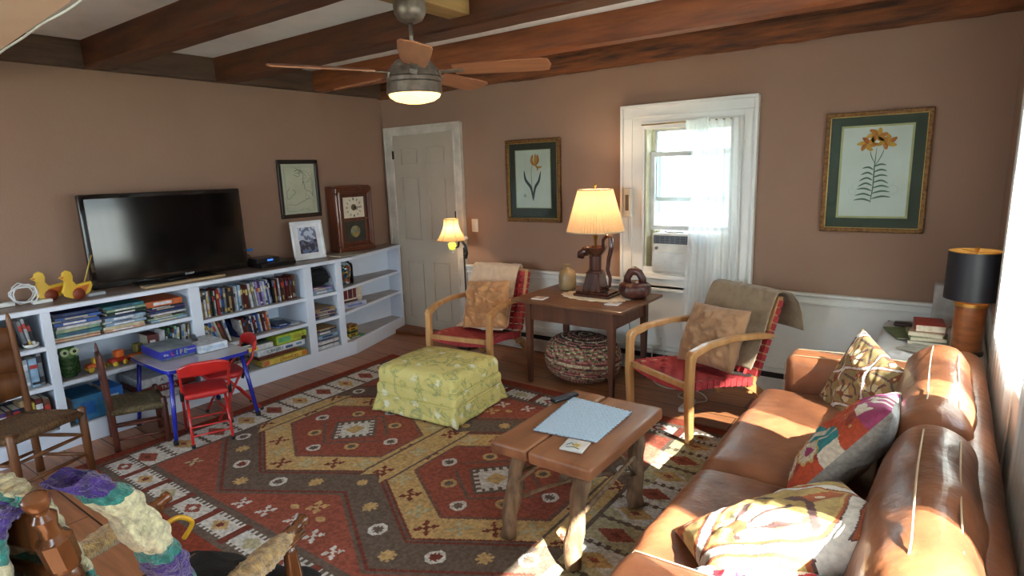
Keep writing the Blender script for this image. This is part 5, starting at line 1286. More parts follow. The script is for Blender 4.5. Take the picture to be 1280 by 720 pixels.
def ladder_chair(label, P, post_h, seat_z, front_h, slats, m, r, seatm, nm='ladderback_chair'):
    """P = back posts a,b and front posts c,d as world xy; a-c and b-d are the sides"""
    cx_ = sum(p[0] for p in P) / 4; cy_ = sum(p[1] for p in P) / 4
    o = thing(nm, label, 'chair', (cx_, cy_, 0)); L_ = [Vector((p[0] - cx_, p[1] - cy_, 0)) for p in P]; a, b_, c, d = L_
    bd = ((a + b_) - (c + d)).normalized()
    for p in (a, b_):
        q = MB(); n_ = 12; pts = []; rr_ = []
        for k in range(n_ + 1):
            z = post_h * k / n_; lean = max(0, z - seat_z) * .03; pts.append(p + bd * lean + Vector((0, 0, z + .002))); rr_.append(r * (1.05 - .25 * k / n_) * (.7 if k == n_ else 1))
        pts.append(pts[-1] + Vector((0, 0, .025))); rr_.append(r * .25); q.tube(pts, rr_, 12); q.build('back_post', m, o, smooth=True)
    for p in (c, d):
        q = MB(); q.tube([p + Vector((0, 0, .002)), p + Vector((0, 0, front_h * .5)), p + Vector((0, 0, front_h - .008)), p + Vector((0, 0, front_h))], [r * .95, r * 1.1, r * 1.05, r * .75], 12); q.build('front_post', m, o, smooth=True)
    for k in range(slats):
        z = seat_z + (post_h - seat_z) * (.18 + .72 * (k + .5) / slats); q = MB(); hh = (post_h - seat_z) * .36 / slats
        A = a + bd * (z - seat_z) * .03; B = b_ + bd * (z - seat_z) * .03
        def sl(u, v): 
            p = A.lerp(B, u) + bd * .018 * math.sin(u * PI); return (p.x, p.y, z - hh + 2 * hh * v + (hh * .5 * math.sin(u * PI) if v > .5 else -hh * .1 * math.sin(u * PI)))
        q.grid(sl, 16, 2); q.build('slat', m, o, smooth=True, solid=.009)
    q = MB()
    for (s_, e, zs) in ((a, b_, (.35,)), (c, d, (.30, .62)), (a, c, (.28, .60)), (b_, d, (.28, .60))):
        for f in zs: q.tube([s_ + Vector((0, 0, seat_z * f)), s_.lerp(e, .5) + Vector((0, 0, seat_z * f)), e + Vector((0, 0, seat_z * f))], [r * .42, r * .6, r * .42], 8)
    q.build('stretchers', m, o, smooth=True)
    q = MB()
    for z_, top in ((seat_z, 1), (seat_z - .035, 0)):
        def st(u, v, z_=z_, top=top):
            p = (a.lerp(b_, u)).lerp(c.lerp(d, u), v); e = min(u, 1 - u, v, 1 - v)
            dx, dy = abs(u - .5), abs(v - .5); rings = math.sin((max(dx, dy)) * 60) * .0015
            return (p.x, p.y, z_ + (.012 * min(1, e * 8) * (1 if top else -1)) - (.016 * min(1, e * 3) if top else 0) + rings)
        q.grid(st, 40, 40)
    q.build('woven_seat', seatm, o, smooth=True)
    q = MB()
    for (s_, e) in ((a, b_), (c, d), (a, c), (b_, d)): q.tube([s_ + Vector((0, 0, seat_z - .016)), e + Vector((0, 0, seat_z - .016))], .021, 10)
    q.build('seat_rail_wrap', seatm, o, smooth=True)
    return o
RUSH = mat('rush_seat', (122, 88, 52), .8, (74, 52, 32), 50, (1, 3, 1), bump=.8, bscale=120)
RUSHD = mat('rush_seat_grey', (120, 106, 74), .8, (76, 66, 46), 50, (3, 1, 1), bump=.8, bscale=120)
ladder_chair('brown ladderback chair with a woven rush seat at the far left of the room', [(.66, -3.37), (.79, -3.72), (.92, -3.205), (1.05, -3.555)], .90, .365, .385, 3, wood('ladder_wood', (124, 78, 42), (88, 52, 28), 'z', .4, 5, .15), .0195, RUSH)
ladder_chair('small dark red-brown child chair with a woven seat beside the small table', [(.785, -3.02), (.50, -2.94), (.905, -2.775), (.62, -2.70)], .60, .265, .30, 2, wood('child_chair_wood', (104, 50, 34), (66, 30, 22), 'z', .4, 5, .15), .016, RUSHD)

# ================================================================= SOFA
LEA = mat('brown_leather', (148, 93, 62), .36, (98, 58, 40), 3.4, bump=.6, bscale=18, coat=.06, detail=5)
STI = mat('cream_stitching', (214, 190, 156), .7)
sf_ = thing('leather_sofa', 'long brown leather sofa with cream stitching along the right wall', 'sofa', (4.5, -2.06, 0))
def w2(x, y, z): return (x - 4.5, y + 2.06, z)
q = MB(); q.rbox(w2(4.50, -2.055, .19), (.80, 2.05, .26), .03, n=3, grd=6, wr=.003); q.build('base', LEA, sf_, smooth=True)
for x in (4.12, 4.86):
    for y in (-3.12, -1.0):
        q = MB(); q.lathe([(.022, 0), (.028, .07)], c=w2(x, y, .012 if x < 4.2 else 0.001), n=12); q.build('foot', BLKM, sf_, smooth=True)
for (ya, yb, lab) in ((-2.125, -1.125, 0), (-2.985, -2.135, 1)):
    q = MB(); q.rbox(w2(4.345, (ya + yb) / 2, .365), (.65, yb - ya, .17), .06, n=5, grd=16, puff=(.015, 0, .018), wr=.009, seed=lab * 5); c_ = q.build('seat_cushion', LEA, sf_, smooth=True)
    q = MB(); q.tube([w2(4.022, ya + .05, .33), w2(4.022, yb - .05, .33)], .002, 6); q.build('stitching', STI, c_)
for (ya, yb, lab) in ((-1.125, -.94, 0), (-3.19, -2.985, 1)):
    q = MB(); q.rbox(w2(4.50, (ya + yb) / 2, .345), (.76, yb - ya, .555), .045, n=5, grd=12, puff=(.01, .012, .008), wr=.006, seed=lab + 3); c_ = q.build('arm', LEA, sf_, smooth=True)
    q = MB()
    for dy in (.03, yb - ya - .03): q.tube([w2(4.115, ya + dy, .10), w2(4.112, ya + dy, .57), w2(4.15, ya + dy, .622), w2(4.4, ya + dy, .632), w2(4.78, ya + dy, .63)], .0018, 6)
    q.build('stitching', STI, c_)
q = MB(); q.rbox(w2(4.852, -2.065, .40), (.145, 2.25, .655), .07, n=6, grd=18, wr=.006); bkf = q.build('back_frame', LEA, sf_, smooth=True)
def back_cushion(yc, w_, seed, zt=.60, tilt=-12, h=.40):
    q = MB(); M = tr(0, 0, 0) @ ry(R(-tilt))
    q.rbox(w2(4.733, yc, zt), (.19, w_, h), .09, n=6, grd=18, puff=(.035, 0.0, .03), M=ry(R(12)), wr=.014, seed=seed)
    o = q.build('back_cushion', LEA, sf_, smooth=True)
    # stitched seams over the crown
    q = MB()
    for dx in (-.045, .045):
        P_ = []
        for k in range(24):
            f = k / 23; y = -w_ / 2 * .93 + w_ * .93 * f
            e = 1 - (2 * f - 1) ** 2
            pz = h / 2 + .035 * e ** .7 * (1 - (dx / .12) ** 2) - (.008) * 1.0 - .075 * (1 - min(1, e * 2.2)); px = dx - .012 * e
            v_ = ry(R(12)) @ Vector((px, y, pz)); P_.append(Vector(w2(4.733, yc, zt)) + v_ + Vector((0, 0, .004)) + Vector((0, 0, .002 * math.sin(k * 2.1))))
        q.tube(P_, .0024, 6)
    q.build('stitching', STI, o, smooth=True)
back_cushion(-1.66, .96, 2)
back_cushion(-2.62, .94, 11)

# ---- patterned cushions
def ogee(u, v, k=2.0, rot=0.0, t=1.0):
    X = (u - .5) * k; Y = (v - .5) * k
    if rot: X, Y = X * math.cos(rot) - Y * math.sin(rot), X * math.sin(rot) + Y * math.cos(rot)
    out = None
    for off in (0, .5):
        x = (X + off) % 1.0 - .5; y = (Y * .8 + off) % 1.0 - .5
        w_ = .27 + .22 * math.cos(2 * PI * y) 
        d = w_ - abs(x)
        if abs(y) < .5 and d > 0 and abs(x) < w_:
            if out is None or d > out[0]: out = (d, x, y, off)
    if out is None: return 2
    d, x, y, off = out; d = d / t
    if d < .07: return 1
    if d < .082: return 0
    if d < .11: return 3
    if d < .14: return 5
    a = math.atan2(x, y + .22); r = math.hypot(x, y + .22)
    if r < .30 and abs(a) < 1.9:
        pet = abs(math.sin(a * 3.5)); 
        if r < .07: return 3
        if pet > .34: return 6 if r < .2 else 5
        return 0
    if y > .16 and abs(x) < .06: return 3 if math.hypot(x, y - .22) > .025 else 6
    if abs(y - .16 + abs(x) * .4) < .02: return 0
    return 7
OG = [mat('print_' + k, c, .8, tuple(v * .9 for v in c), 60, bump=.2, bscale=200) for k, c in
      (('brown', (104, 76, 74)), ('white', (228, 224, 218)), ('blue', (46, 110, 140)), ('rust', (176, 96, 62)), ('olive', (128, 118, 70)), ('gold', (206, 176, 112)), ('ivory', (226, 212, 184)), ('tan', (188, 162, 108)))]
def pat_pillow(nm, label, fn, mats_, M, W, H, T, wr=.02, seed=0, pinch=.07, backc=None):
    q = pillow_mb(W, H, T, (lambda u, v, sg: fn(u, v) if (sg > 0 or backc is None) else backc), 110, wr, seed, pinch)
    o = q.build(nm, mats_, smooth=True); o.matrix_world = M; return tag(o, label, 'cushion')
OG2 = [OG[0], OG[1], mat('print_teal', (44, 122, 136), .8), mat('print_dark_rust', (136, 76, 50), .8), mat('print_moss', (156, 148, 92), .8), mat('print_bronze', (176, 140, 92), .8), mat('print_pale_gold', (216, 200, 160), .8), mat('print_olive2', (158, 140, 96), .8)]
pat_pillow('patterned_cushion', 'brown, teal and gold ogee-print cushion in the far corner of the sofa', lambda u, v: ogee(u, v, 1.9, .25, .75), OG2, orient((4.485, -1.30, .565), (-.74, -.62, .30), (0, 0, 1), R(-16)), .42, .42, .15, .02, 3)
pat_pillow('patterned_cushion', 'large white, brown and blue leaf-print cushion nearest the camera on the sofa', lambda u, v: ogee(u, v, 1.05, 1.35), OG, orient((4.44, -2.67, .575), (-.32, -.02, .94), (-.59, .81, .2), R(3)), .54, .42, .16, .014, 9)
P2 = [mat('p2_' + k, c, .75, tuple(v * .85 for v in c), 70, bump=.2, bscale=200) for k, c in (('orange', (196, 78, 44)), ('teal', (52, 140, 146)), ('pink', (168, 66, 112)), ('cream', (220, 208, 190)), ('grey', (170, 166, 160)), ('rust', (160, 60, 44)), ('gold', (196, 170, 110)))]
def p2f(u, v):
    if v > .80: return 2 if noise.noise(Vector((u * 9, v * 9, 0))) > -.05 else 3
    for (cx_, cy_, r_, c) in ((.30, .22, .20, 3), (.72, .12, .16, 6), (.55, .05, .12, 3), (.85, .35, .12, 2)):
        d = math.hypot(u - cx_, v - cy_); a = math.atan2(v - cy_, u - cx_); rr = r_ * (.82 + .18 * abs(math.cos(4 * a)))
        if d < rr:
            if d < rr * .35: return 2
            return 3 if (abs(math.sin(6 * a)) > .3 and d < rr * .85) else (1 if c == 3 else 6)
    if abs(v - .45 - .08 * math.sin(u * 9)) < .10: return 1 if int(u * 22) % 3 else 3
    if v > .5 and math.hypot((u * 9) % 1 - .5, (v * 9) % 1 - .5) < .12: return 6
    return 0 if noise.noise(Vector((u * 4, v * 4, 7))) > -.2 else 5
def p2b(u, v): return 4
pat_pillow('patterned_cushion', 'orange and teal floral cushion with a grey back, leaning in the middle of the sofa', p2f, P2, orient((4.51, -2.02, .60), (-.80, .13, .58), (0, 0, 1), R(14)), .50, .46, .18, .02, 5, .06, 4)
P3 = [mat('p3_' + k, c, .75, tuple(v * .9 for v in c), 70) for k, c in (('white', (228, 230, 236)), ('red', (196, 44, 60)), ('blue', (150, 176, 206)), ('violet', (150, 110, 160)))]
def p3f(u, v):
    n1 = noise.noise(Vector((u * 5, v * 5, 3))); n2 = noise.noise(Vector((u * 7 + 9, v * 7, 1)))
    return 1 if n1 > .22 else (2 if n2 > .18 else (3 if n2 < -.38 else 0))
pat_pillow('patterned_cushion', 'white cushion with red and blue flowers at the bottom edge, against the near sofa arm', p3f, P3, orient((4.38, -2.93, .535), (-.35, .25, .9), (0, 0, 1), R(5)), .40, .36, .12, .02, 2)

# ================================================================= CORNER TABLE, BOOKS, LAMP
et = thing('end_table', 'low table draped in a white cloth in the corner behind the sofa', 'table', (4.71, -.52, 0))
q = MB(); q.box((-.22, -.34, .60), (.22, .40, .63)); 
for sx in (-.19, .19):
    for sy in (-.30, .36): q.box((sx - .02, sy - .02, 0.001), (sx + .02, sy + .02, .60))
q.build('table_frame', TWL, et)
CL = mat('white_linen', (206, 206, 208), .9, (192, 192, 196), 8, bump=.3, bscale=60)
q = MB()
def clf(u, v):
    a = 2 * PI * u; ca, sa = math.cos(a), math.sin(a); k = .22
    ex, ey = math.copysign(abs(ca) ** k, ca), math.copysign(abs(sa) ** k, sa)
    if v < .4: s = v / .4; return (ex * .23 * s, ey * .375 * s + .03, .638 + .002 * math.sin(ex * s * 9 + ey * 7))
    s = (v - .4) / .6; fl2 = 1 + .05 * s + .02 * s * math.sin(a * 11)
    return (min(ex * .235 * fl2, .245), max(-.40, min(.46, ey * .38 * fl2 + .03)), .638 - .52 * s)
q.grid(clf, 140, 24, wrapu=True); o = q.build('tablecloth', CL, smooth=True); o.location = (4.71, -.52, .002); tag(o, 'plain white cloth draped over the corner end table', 'tablecloth')
ZE = .644
bl = thing('dark_shade_lamp', 'table lamp with a round wooden body and a black drum shade in the corner', 'table lamp', (4.856, -.74, ZE + .002))
q = MB(); q.lathe([(.070, 0), (.072, .012), (.064, .022)], n=36); q.build('base', BLKM, bl, smooth=True, angle=40)
q = MB(); q.lathe([(.064, .02), (.064, .25), (.05, .254), (.01, .254)], n=40); q.build('body', wood('lamp_body_wood', (150, 88, 48), (112, 62, 34), 'x', .3, 9, .1, coat=.4), bl, smooth=True, angle=40)
q = MB(); q.lathe([(.068, .242), (.068, .256), (.064, .257)], n=36, close=False); q.lathe([(.012, .256), (.008, .27), (.006, .40), (.004, .50), (.009, .51), (.009, .52), (.002, .528)], n=14); q.build('brass_stem', mat('brass_b', (190, 150, 80), .3, metal=.8), bl, smooth=True, angle=40)
q = MB()
sh2 = q.lathe([(.113, .275), (.110, .505)], n=48, close=False).build('lamp_shade', [mat('navy_black_shade', (24, 26, 36), .5, (20, 22, 30), 30)], bl, smooth=True)
q = MB(); q.lathe([(.1115, .275), (.1085, .505)], n=48, close=False); q.build('gold_lining', mat('gold_lining', (222, 186, 110), .5), sh2, smooth=True)
q = MB(); q.tube([(.1105 * math.cos(2 * PI * k / 48), .1105 * math.sin(2 * PI * k / 48), .505) for k in range(49)], .0022, 6, caps=False)
for k in range(3): q.tube([(0, 0, .50), (.11 * math.cos(k * 2.09), .11 * math.sin(k * 2.09), .50)], .0018, 6)
q.build('shade_ring', MATS['brass_b'], sh2, smooth=True)
q = MB(); q.lathe([(.01, .34), (.026, .38), (.024, .42), (.002, .44)], n=14); q.build('light_bulb', MATS['bulb_glass'], bl, smooth=True)
bulb('lamp_light', (0, 0, .41), 1.4, parent=bl, r=.02)
et_books = [('red hardcover book with pale pages on top of the corner book pile', 4.70, -.56, .13, .19, .036, (170, 64, 50), .1, 3), ('cream paperback second from the top of the corner book pile', 4.70, -.57, .15, .21, .022, (206, 196, 170), -.1, 2), ('pale green paperback third from the top of the corner book pile', 4.69, -.57, .16, .22, .020, (150, 166, 120), .15, 1), ('grey magazine-like book at the bottom of the corner book pile', 4.70, -.57, .17, .23, .020, (120, 124, 120), .0, 0)]
zb = ZE + .001
for lab, x, y, a, c, h, col, rt, k in reversed(et_books):
    o = thing('book', lab, 'book', (x, y, zb), R(0) + rt * 1.0)
    MB().box((-a / 2, -c / 2, 0), (a / 2, c / 2, .002)).box((-a / 2, -c / 2, h - .002), (a / 2, c / 2, h)).box((-a / 2, -c / 2, 0), (-a / 2 + .002, c / 2, h)).build('cover', cm(col), o)
    MB().box((-a / 2 + .002, -c / 2 + .003, .002), (a / 2 - .003, c / 2 - .003, h - .002)).build('pages', PAGE, o)
    zb += h + .001
flat('magazine', 'open magazine with a green cover left of the corner book pile', 'magazine', 4.52, 4.66, -.60, -.36, ZE + .001, .008, (92, 110, 66), .35)
flat('magazine', 'grey and white magazine lying nearest the sofa on the corner table', 'magazine', 4.60, 4.76, -.86, -.70, ZE + .001, .008, (176, 176, 170), -.5)
q = MB(); q.rbox((4.575, -.30, ZE + .014), (.09, .06, .022), .01, n=3, grd=2); tag(q.build('glasses_case', mat('case_dark', (60, 34, 34), .4), smooth=True), 'small dark red case at the far left of the corner table', 'case')
q = MB(); q.rbox((4.80, -.16, .77), (.20, .12, .245), .02, n=4, grd=5, wr=.008); tag(q.build('cloth_bag', mat('grey_linen', (186, 184, 180), .9, (160, 158, 154), 14, bump=.5), smooth=True), 'pale grey cloth bag against the wall behind the dark lamp', 'bag')

# ================================================================= CEILING FAN
fn_ = thing('ceiling_fan', 'five-bladed ceiling fan with a bronze housing and a lit glass bowl', 'ceiling fan', (2.576, -2.119, 2.08))
BRZ = mat('brushed_bronze', (138, 126, 116), .4, (110, 100, 92), 30, metal=.6)
q = MB(); q.lathe([(.075, .32), (.078, .30), (.075, .265), (.058, .235), (.03, .222), (.014, .22)], n=32); q.build('canopy', BRZ, fn_, smooth=True)
q = MB(); q.lathe([(.011, .10), (.011, .225)], n=16); q.build('down_rod', BRZ, fn_, smooth=True)
q = MB(); q.lathe([(.014, .135), (.045, .13), (.05, .12), (.038, .112), (.038, .075), (.05, .065), (.085, .05), (.118, .012), (.128, -.02), (.130, -.024), (.124, -.028), (.130, -.032), (.131, -.048), (.125, -.051), (.132, -.055), (.135, -.10), (.13, -.105), (.1, -.106)], n=48, close=False); hs = q.build('motor_housing', BRZ, fn_, smooth=True, angle=35)
q = MB()
for k in range(14):
    a = 2 * PI * k / 14; q.box((.0375, -.0035, .08), (.0395, .0035, .108), M=rz(a))
q.build('vent_slots', mat('slot_black', (14, 12, 12), .7), hs)
q = MB(); q.lathe([(.126, -.104), (.12, -.118), (.095, -.134), (.05, -.145), (.001, -.148)], n=40, close=False); q.lathe([(.126, -.104), (.001, -.1035)], n=40, close=False); q.build('glass_bowl', mat('lit_glass', (255, 226, 170), .4, emit=(255, 200, 120), estr=1.8), fn_, smooth=True)
BLD = wood('fan_blade_wood', (172, 112, 76), (146, 90, 60), 'x', .45, 6, .05)
for k in range(5):
    a = 4.258 + R(72) * k
    q = MB(); M = rz(a) @ rx(R(-13))
    out = [(.20, -.055), (.30, -.064), (.50, -.072), (.62, -.072), (.655, -.060), (.668, .0), (.655, .058), (.62, .066), (.50, .066), (.30, .060), (.20, .052)]
    q.prism(out, -.003, .004); 
    b_ = q.build('blade', BLD, fn_, bevel=.002); b_.matrix_local = M
    q = MB(); q.box((.11, -.018, -.008), (.25, .018, -.003)); q.box((.10, -.02, -.03), (.135, .02, -.003)); iron = q.build('blade_iron', BRZ, b_, bevel=.002)
# ================================================================= WALL PICTURES on the window wall
GOLD = mat('gilt_frame', (128, 90, 44), .4, (84, 56, 26), 60, metal=.5, bump=.5, bscale=80); GOLD2 = mat('gilt_inner', (196, 160, 84), .35, metal=.6)
MATG = mat('green_mount', (60, 58, 44), .8, (52, 50, 38), 8); MATG2 = mat('green_mount_b', (72, 80, 68), .8, (66, 74, 62), 8); PAP = mat('print_paper', (226, 218, 200), .7, (218, 208, 190), 6)
tp = picture('framed_print', 'gilt-framed botanical print of a single orange tulip left of the pump lamp', 'picture', .555, .70, .032, .03, {'frame': GOLD, 'inner': GOLD2, 'mount': MATG}, loc=(1.838, -.003, 1.157))
q = MB(); q.box((-.175, -.0145, .125), (.175, -.012, .605)); pp = q.build('paper', PAP, tp)
q = MB(); frame_mb(q, 'y', -.181, .181, .119, .611, .006, -.015, -.012); q.build('mat_bevel', mat('bevel_gold', (196, 184, 130), .5), pp)
def leafshape(pts, w_, m, parent, name, y=-.0152, t=.0006):
    q = MB(); P_ = sm([(p[0], 0, p[1]) for p in pts], 5); n_ = len(P_); vs = []; 
    for i, p in enumerate(P_):
        d = (P_[min(i + 1, n_ - 1)] - P_[max(i - 1, 0)]).normalized(); nn = Vector((-d.z, 0, d.x)); f = i / (n_ - 1); ww = w_ * math.sin(PI * min(1, f * .92 + .06)) ** .8
        vs.append((p + nn * ww)); vs.append((p - nn * ww))
    V = [(v.x, y, v.z) for v in vs] + [(v.x, y + t * 2, v.z) for v in vs]; n2 = len(vs)
    F = [(2 * i, 2 * i + 1, 2 * i + 3, 2 * i + 2) for i in range(n_ - 1)] + [(n2 + 2 * i, n2 + 2 * i + 2, n2 + 2 * i + 3, n2 + 2 * i + 1) for i in range(n_ - 1)]
    q._add(V, F); return q.build(name, m, parent)
LFD = mat('leaf_dark', (50, 56, 46), .7); LFG = mat('leaf_green', (92, 118, 94), .7); PO = mat('petal_orange', (204, 128, 48), .7, (178, 88, 36), 30); PY = mat('petal_yellow', (216, 164, 62), .7, (200, 132, 44), 20)
leafshape([(.0, .185), (-.02, .29), (-.075, .36), (-.09, .44)], .013, LFD, pp, 'leaf'); leafshape([(.0, .185), (.02, .29), (.06, .35), (.08, .43)], .012, LFD, pp, 'leaf')
leafshape([(.0, .18), (-.012, .32), (-.015, .44), (.01, .50)], .0025, LFG, pp, 'stem')
for P_, w_, m_ in (([(.01, .48), (-.01, .52), (.005, .57)], .014, PO), ([(.02, .475), (.03, .52), (.03, .575)], .017, PY), ([(.03, .48), (.055, .52), (.05, .57)], .013, PO), ([(.02, .48), (.06, .462), (.095, .47)], .009, PY), ([(.03, .478), (.05, .45), (.045, .435)], .006, PO)): leafshape(P_, w_, m_, pp, 'petal')
q = MB(); q.lathe([(.0145, 0), (.016, .0012)], c=(-.085, -.0145, .225), M=rx(R(90)) , n=14); q.build('bulb_sketch', mat('sketch_grey', (178, 172, 158), .7), pp)
MB().box((-.25, -.0205, .028), (.25, -.020, .672)).build('glazing', GLASS, tp)
lp = picture('framed_print', 'large gilt-framed botanical print of an orange lily above the sofa end', 'picture', .555, .728, .026, .03, {'frame': GOLD, 'inner': GOLD2, 'mount': MATG2}, loc=(4.342, -.003, 1.151))
q = MB(); q.box((-.178, -.0145, .10), (.178, -.012, .635)); pp = q.build('paper', mat('print_paper_b', (222, 218, 210), .7, (214, 210, 200), 6), lp)
q = MB(); frame_mb(q, 'y', -.190, .190, .088, .647, .012, -.015, -.012); q.build('mat_bevel', MATS['bevel_gold'], pp)
rr_ = random.Random(4)
leafshape([(-.01, .18), (.0, .28), (.0, .40), (.005, .52)], .0035, LFG, pp, 'stem')
for k in range(14):
    z = .19 + .016 * k; s = 1 if k % 2 else -1; l_ = .10 - .003 * k
    leafshape([(-.005, z), (s * l_ * .5, z + .015), (s * l_, z + .012 - .02 * rr_.random())], .0055, LFG, pp, 'leaf')
leafshape([(.0, .40), (.03, .46), (.045, .51)], .0025, LFG, pp, 'stem'); leafshape([(.0, .42), (-.02, .46), (-.03, .50)], .0025, LFG, pp, 'stem')
for (cx_, cz_) in ((-.045, .535), (.0, .585), (.055, .545)):
    for k in range(6):
        a = R(60 * k + cx_ * 300); leafshape([(cx_, cz_), (cx_ + .028 * math.cos(a), cz_ + .024 * math.sin(a)), (cx_ + .058 * math.cos(a + .25), cz_ + .046 * math.sin(a + .25))], .013, PY if k % 2 else PO, pp, 'petal', y=-.0152 - .0004 * (k % 3))
for (cx_, cz_, r_) in ((.10, .26, .03), (-.11, .25, .02)):
    q = MB(); q.tube([(cx_ + r_ * math.cos(t_ * .35), -.0147, cz_ + r_ * .9 * math.sin(t_ * .35)) for t_ in range(19)], .0008, 4); q.tube([(cx_, -.0147, cz_ + r_), (cx_ + .004, -.0147, cz_ + r_ + .03)], .0008, 4); q.build('bulb_sketch', mat('sketch_pale', (188, 190, 192), .7), pp)
MB().box((-.25, -.0205, .028), (.25, -.020, .70)).build('glazing', GLASS, lp)

# ================================================================= ROCKING CHAIR in the foreground
rk = thing('rocking_chair', 'dark turned-wood rocking chair with fuzzy gold arm covers in the near left corner', 'rocking chair', (3.08, -3.52, 0), R(18.9))
RW = wood('rocker_wood', (120, 70, 36), (70, 38, 20), 'z', .25, 6, .1, coat=.5)
def turned(p0, p1, prof, n_=24):
    p0 = Vector(p0); p1 = Vector(p1); d = p1 - p0; M = d.to_track_quat('Z', 'Y').to_matrix().to_4x4()
    q = MB(); q.lathe([(r, z * d.length) for z, r in prof], M=M, c=p0, n=n_); return q
postp = [(0, .014), (.05, .018), (.3, .018), (.55, .019), (.60, .024), (.63, .017), (.66, .023), (.69, .017), (.70, .026), (.755, .027), (.765, .019), (.775, .023), (.787, .024), (.80, .018), (.815, .022), (.83, .022), (.84, .017), (.845, .026), (.905, .027), (.915, .018), (.93, .0165), (.94, .020), (.95, .0205), (.96, .0125), (.965, .013), (.972, .0185), (.982, .0215), (.99, .020), (.997, .012), (1.0, .002)]
for s in (-1, 1):
    q = turned((s * .25, -.45, .12), (s * .312, -.675, 1.118), [(z_, (.86 if z_ < .95 else .93) * r_) for z_, r_ in postp]); bp_ = q.build('back_post', RW, rk, smooth=True, angle=28)
    A_ = Vector((s * .25, -.45, .12)); B_ = Vector((s * .312, -.675, 1.118)); D_ = B_ - A_; Mq = D_.to_track_quat('Z', 'Y').to_matrix().to_4x4()
    for za, zb_ in ((.70, .76), (.845, .912)):
        q = MB(); q.lathe([(.016, za * D_.length), (.0255, (za + .008) * D_.length), (.0265, (zb_ - .008) * D_.length), (.016, zb_ * D_.length)], M=Mq, c=A_, n=8); q.build('turned_block', RW, bp_)
    q = turned((s * .255, -.02, .10), (s * .25, -.045, .60), [(0, .012), (.1, .018), (.3, .024), (.5, .016), (.55, .024), (.6, .016), (.8, .024), (.95, .018), (1, .014)]); q.build('front_post', RW, rk, smooth=True)
    q = MB(); q.rbox((s * .255, -.28, .615), (.05, .56, .022), .01, n=3, grd=3); arm = q.build('arm', RW, rk, smooth=True)
    q = turned((s * .25, -.055, .625), (s * .25, .035, .632), [(0, .012), (.1, .018), (.3, .019), (.4, .013), (.5, .016), (.62, .0175), (.75, .013), (.8, .018), (.93, .0185), (1, .008)]); q.build('arm_knob', RW, arm, smooth=True)
    q = MB()
    def fz(u, v, s=s):
        a = 2 * PI * u; nn = noise.noise(Vector((math.cos(a) * 4 + s, v * 18, math.sin(a) * 4))) * .006 + noise.noise(Vector((math.cos(a) * 14, v * 60, math.sin(a) * 14))) * .004
        e = math.sin(PI * max(.03, min(.97, v))) ** .25
        return (s * .252 + (.036 + nn) * e * math.cos(a), -.30 + .26 * v, .622 + (.028 + nn) * e * math.sin(a))
    q.grid(fz, 48, 60, wrapu=True); q.build('fuzzy_arm_cover', mat('gold_plush', (204, 166, 98), .95, (140, 104, 52), 45, bump=1.0, bscale=220, sheen=.5), arm, smooth=True)
    q = MB(); q.tube(sm([(s * .26, .28, .06), (s * .26, .1, .03), (s * .26, -.25, .016), (s * .26, -.6, .04), (s * .26, -.9, .12)]), .016, 10); q.build('rocker', RW, rk, smooth=True)
for z_, y_ in ((1.03, -.655), (.90, -.625), (.70, -.58)):
    q = MB(); q.rbox((0, y_, z_), (.58, .018, .07), .008, n=3, grd=4); q.build('back_rail', RW, rk, smooth=True)
q = MB(); q.rbox((0, -.25, .41), (.52, .50, .035), .014, n=3, grd=5); q.build('seat', RW, rk, smooth=True)
q = MB()
for z_ in (.22, .32): q.tube([(-.255, -.03, z_), (.255, -.03, z_)], .011, 8)
for s in (-1, 1): q.tube([(s * .255, -.03, .25), (s * .25, -.45, .25)], .011, 8)
q.build('stretchers', RW, rk, smooth=True)
# crocheted blanket over the back
YC = [('yarn_cream', (222, 212, 168)), ('yarn_teal', (40, 128, 116)), ('yarn_purple', (66, 34, 120))]
YM = [mat(k, c, .95, tuple(v * .72 for v in c), 60, bump=1.0, bscale=150, sheen=.3) for k, c in YC]
def band(v, ph=0.0):
    t_ = (v * 2.35 + ph) % 1.0
    if t_ < .52: return 0
    if t_ < .62: return 1
    if t_ < .90: return 2
    return 1
def knit(u, v, k=34):
    a = abs(math.sin(u * PI * k)); b_ = abs(math.sin(v * PI * k * 1.5 + (int(u * k) % 2) * 1.3)); return .009 * (a * b_) ** .7
q = MB()
prof = sm([(0, -.47, .46), (0, -.52, .62), (0, -.57, .82), (0, -.62, 1.0), (0, -.645, 1.085), (0, -.675, 1.10), (0, -.705, 1.06), (0, -.695, .92), (0, -.67, .76), (0, -.64, .62)], 8)
def blk(u, v):
    s = v * (len(prof) - 1); k = min(len(prof) - 2, int(s)); p = prof[k].lerp(prof[k + 1], s - k); out = -1 if v > .5 else 1
    x = -.36 + .645 * u; w_ = .012 * math.sin(u * 16 + v * 3) + knit(u, v, 24); e = 1 if v < .45 else -1
    return (x, p.y + (w_ + .012) * e, p.z + (w_ * .5 if .42 < v < .58 else 0) - .02 * math.sin(u * 7) * (v > .5))
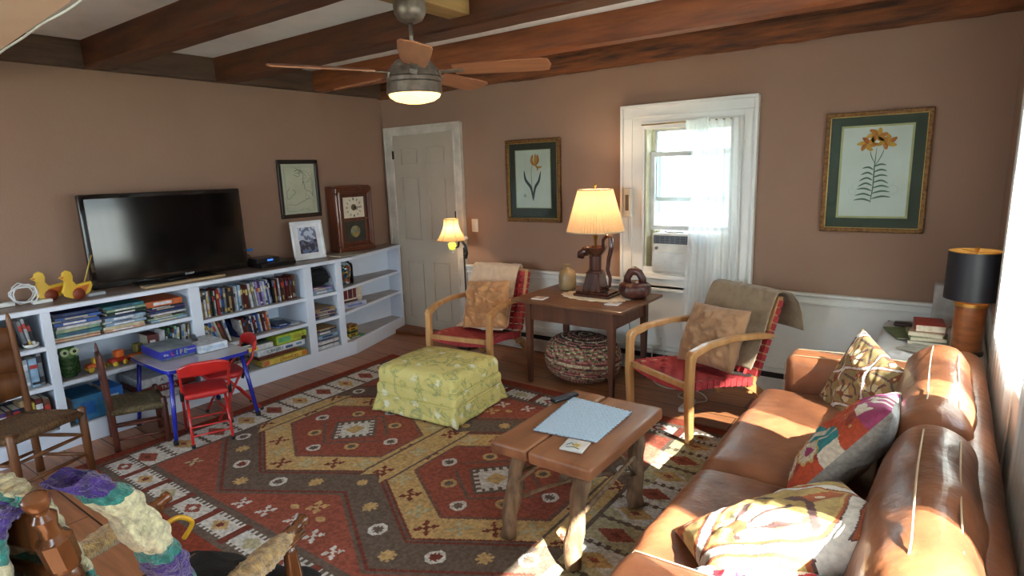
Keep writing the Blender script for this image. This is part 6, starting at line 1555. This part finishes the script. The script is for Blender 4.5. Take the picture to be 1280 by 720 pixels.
q.grid(blk, 150, 220, lambda u, v: band(v, .35))
o = q.build('crocheted_blanket', YM, smooth=True, solid=.012); o.location = rk.location; o.rotation_euler = rk.rotation_euler
tag(o, 'crocheted blanket in cream, purple and teal bands draped over the rocking chair back', 'blanket')
q = MB()
pr2 = sm([(.28, -.60, 1.10), (.335, -.565, 1.05), (.36, -.53, .95), (.355, -.49, .84), (.35, -.46, .72), (.34, -.42, .60)], 8)
def blk2(u, v):
    s = v * (len(pr2) - 1); k = min(len(pr2) - 2, int(s)); p = pr2[k].lerp(pr2[k + 1], s - k); a = 2 * PI * u
    r_ = .038 + knit(u, v, 9) * .9 + .004 * math.sin(v * 40)
    return (p.x + r_ * math.cos(a) * .9, p.y + r_ * math.sin(a) * .8, p.z + .004 * math.sin(a * 3))
q.grid(blk2, 54, 150, lambda u, v: band(v * .9, .62), wrapu=True)
q.build('hanging_edge', YM, o, smooth=True)
# dark garment with a yellow stripe on the seat, and a yellow ring
q = MB()
def gar(u, v):
    x = -.20 + .46 * u; y = -.44 + .50 * v; return (x, y, .47 + .055 * math.sin(u * 3.0) * math.sin(v * 2.6 + .4) + .02 * noise.noise(Vector((u * 5, v * 5, 1))) - (.05 * max(0, v - .8) * 5))
q.grid(gar, 50, 50, lambda u, v: 1 if abs(u - .16) < .02 or abs(u - .23) < .012 else 0)
o = q.build('dark_jacket', [mat('black_cloth', (20, 22, 28), .9, (14, 15, 20), 30, bump=.4), mat('yellow_stripe', (206, 160, 50), .8)], smooth=True, solid=.02); o.location = rk.location; o.rotation_euler = rk.rotation_euler
tag(o, 'black jacket with narrow yellow stripes lying on the rocking chair seat', 'jacket')
q = MB(); q.tube(sm([(-.20, .02, .50), (-.175, .035, .55), (-.19, -.0, .585), (-.215, -.05, .57)], 8), .0075, 10); o = q.build('yellow_handle', mat('yellow_plastic', (232, 176, 40), .35), smooth=True); o.location = rk.location; o.rotation_euler = rk.rotation_euler
tag(o, 'curved yellow plastic handle beside the rocking chair arm', 'handle')
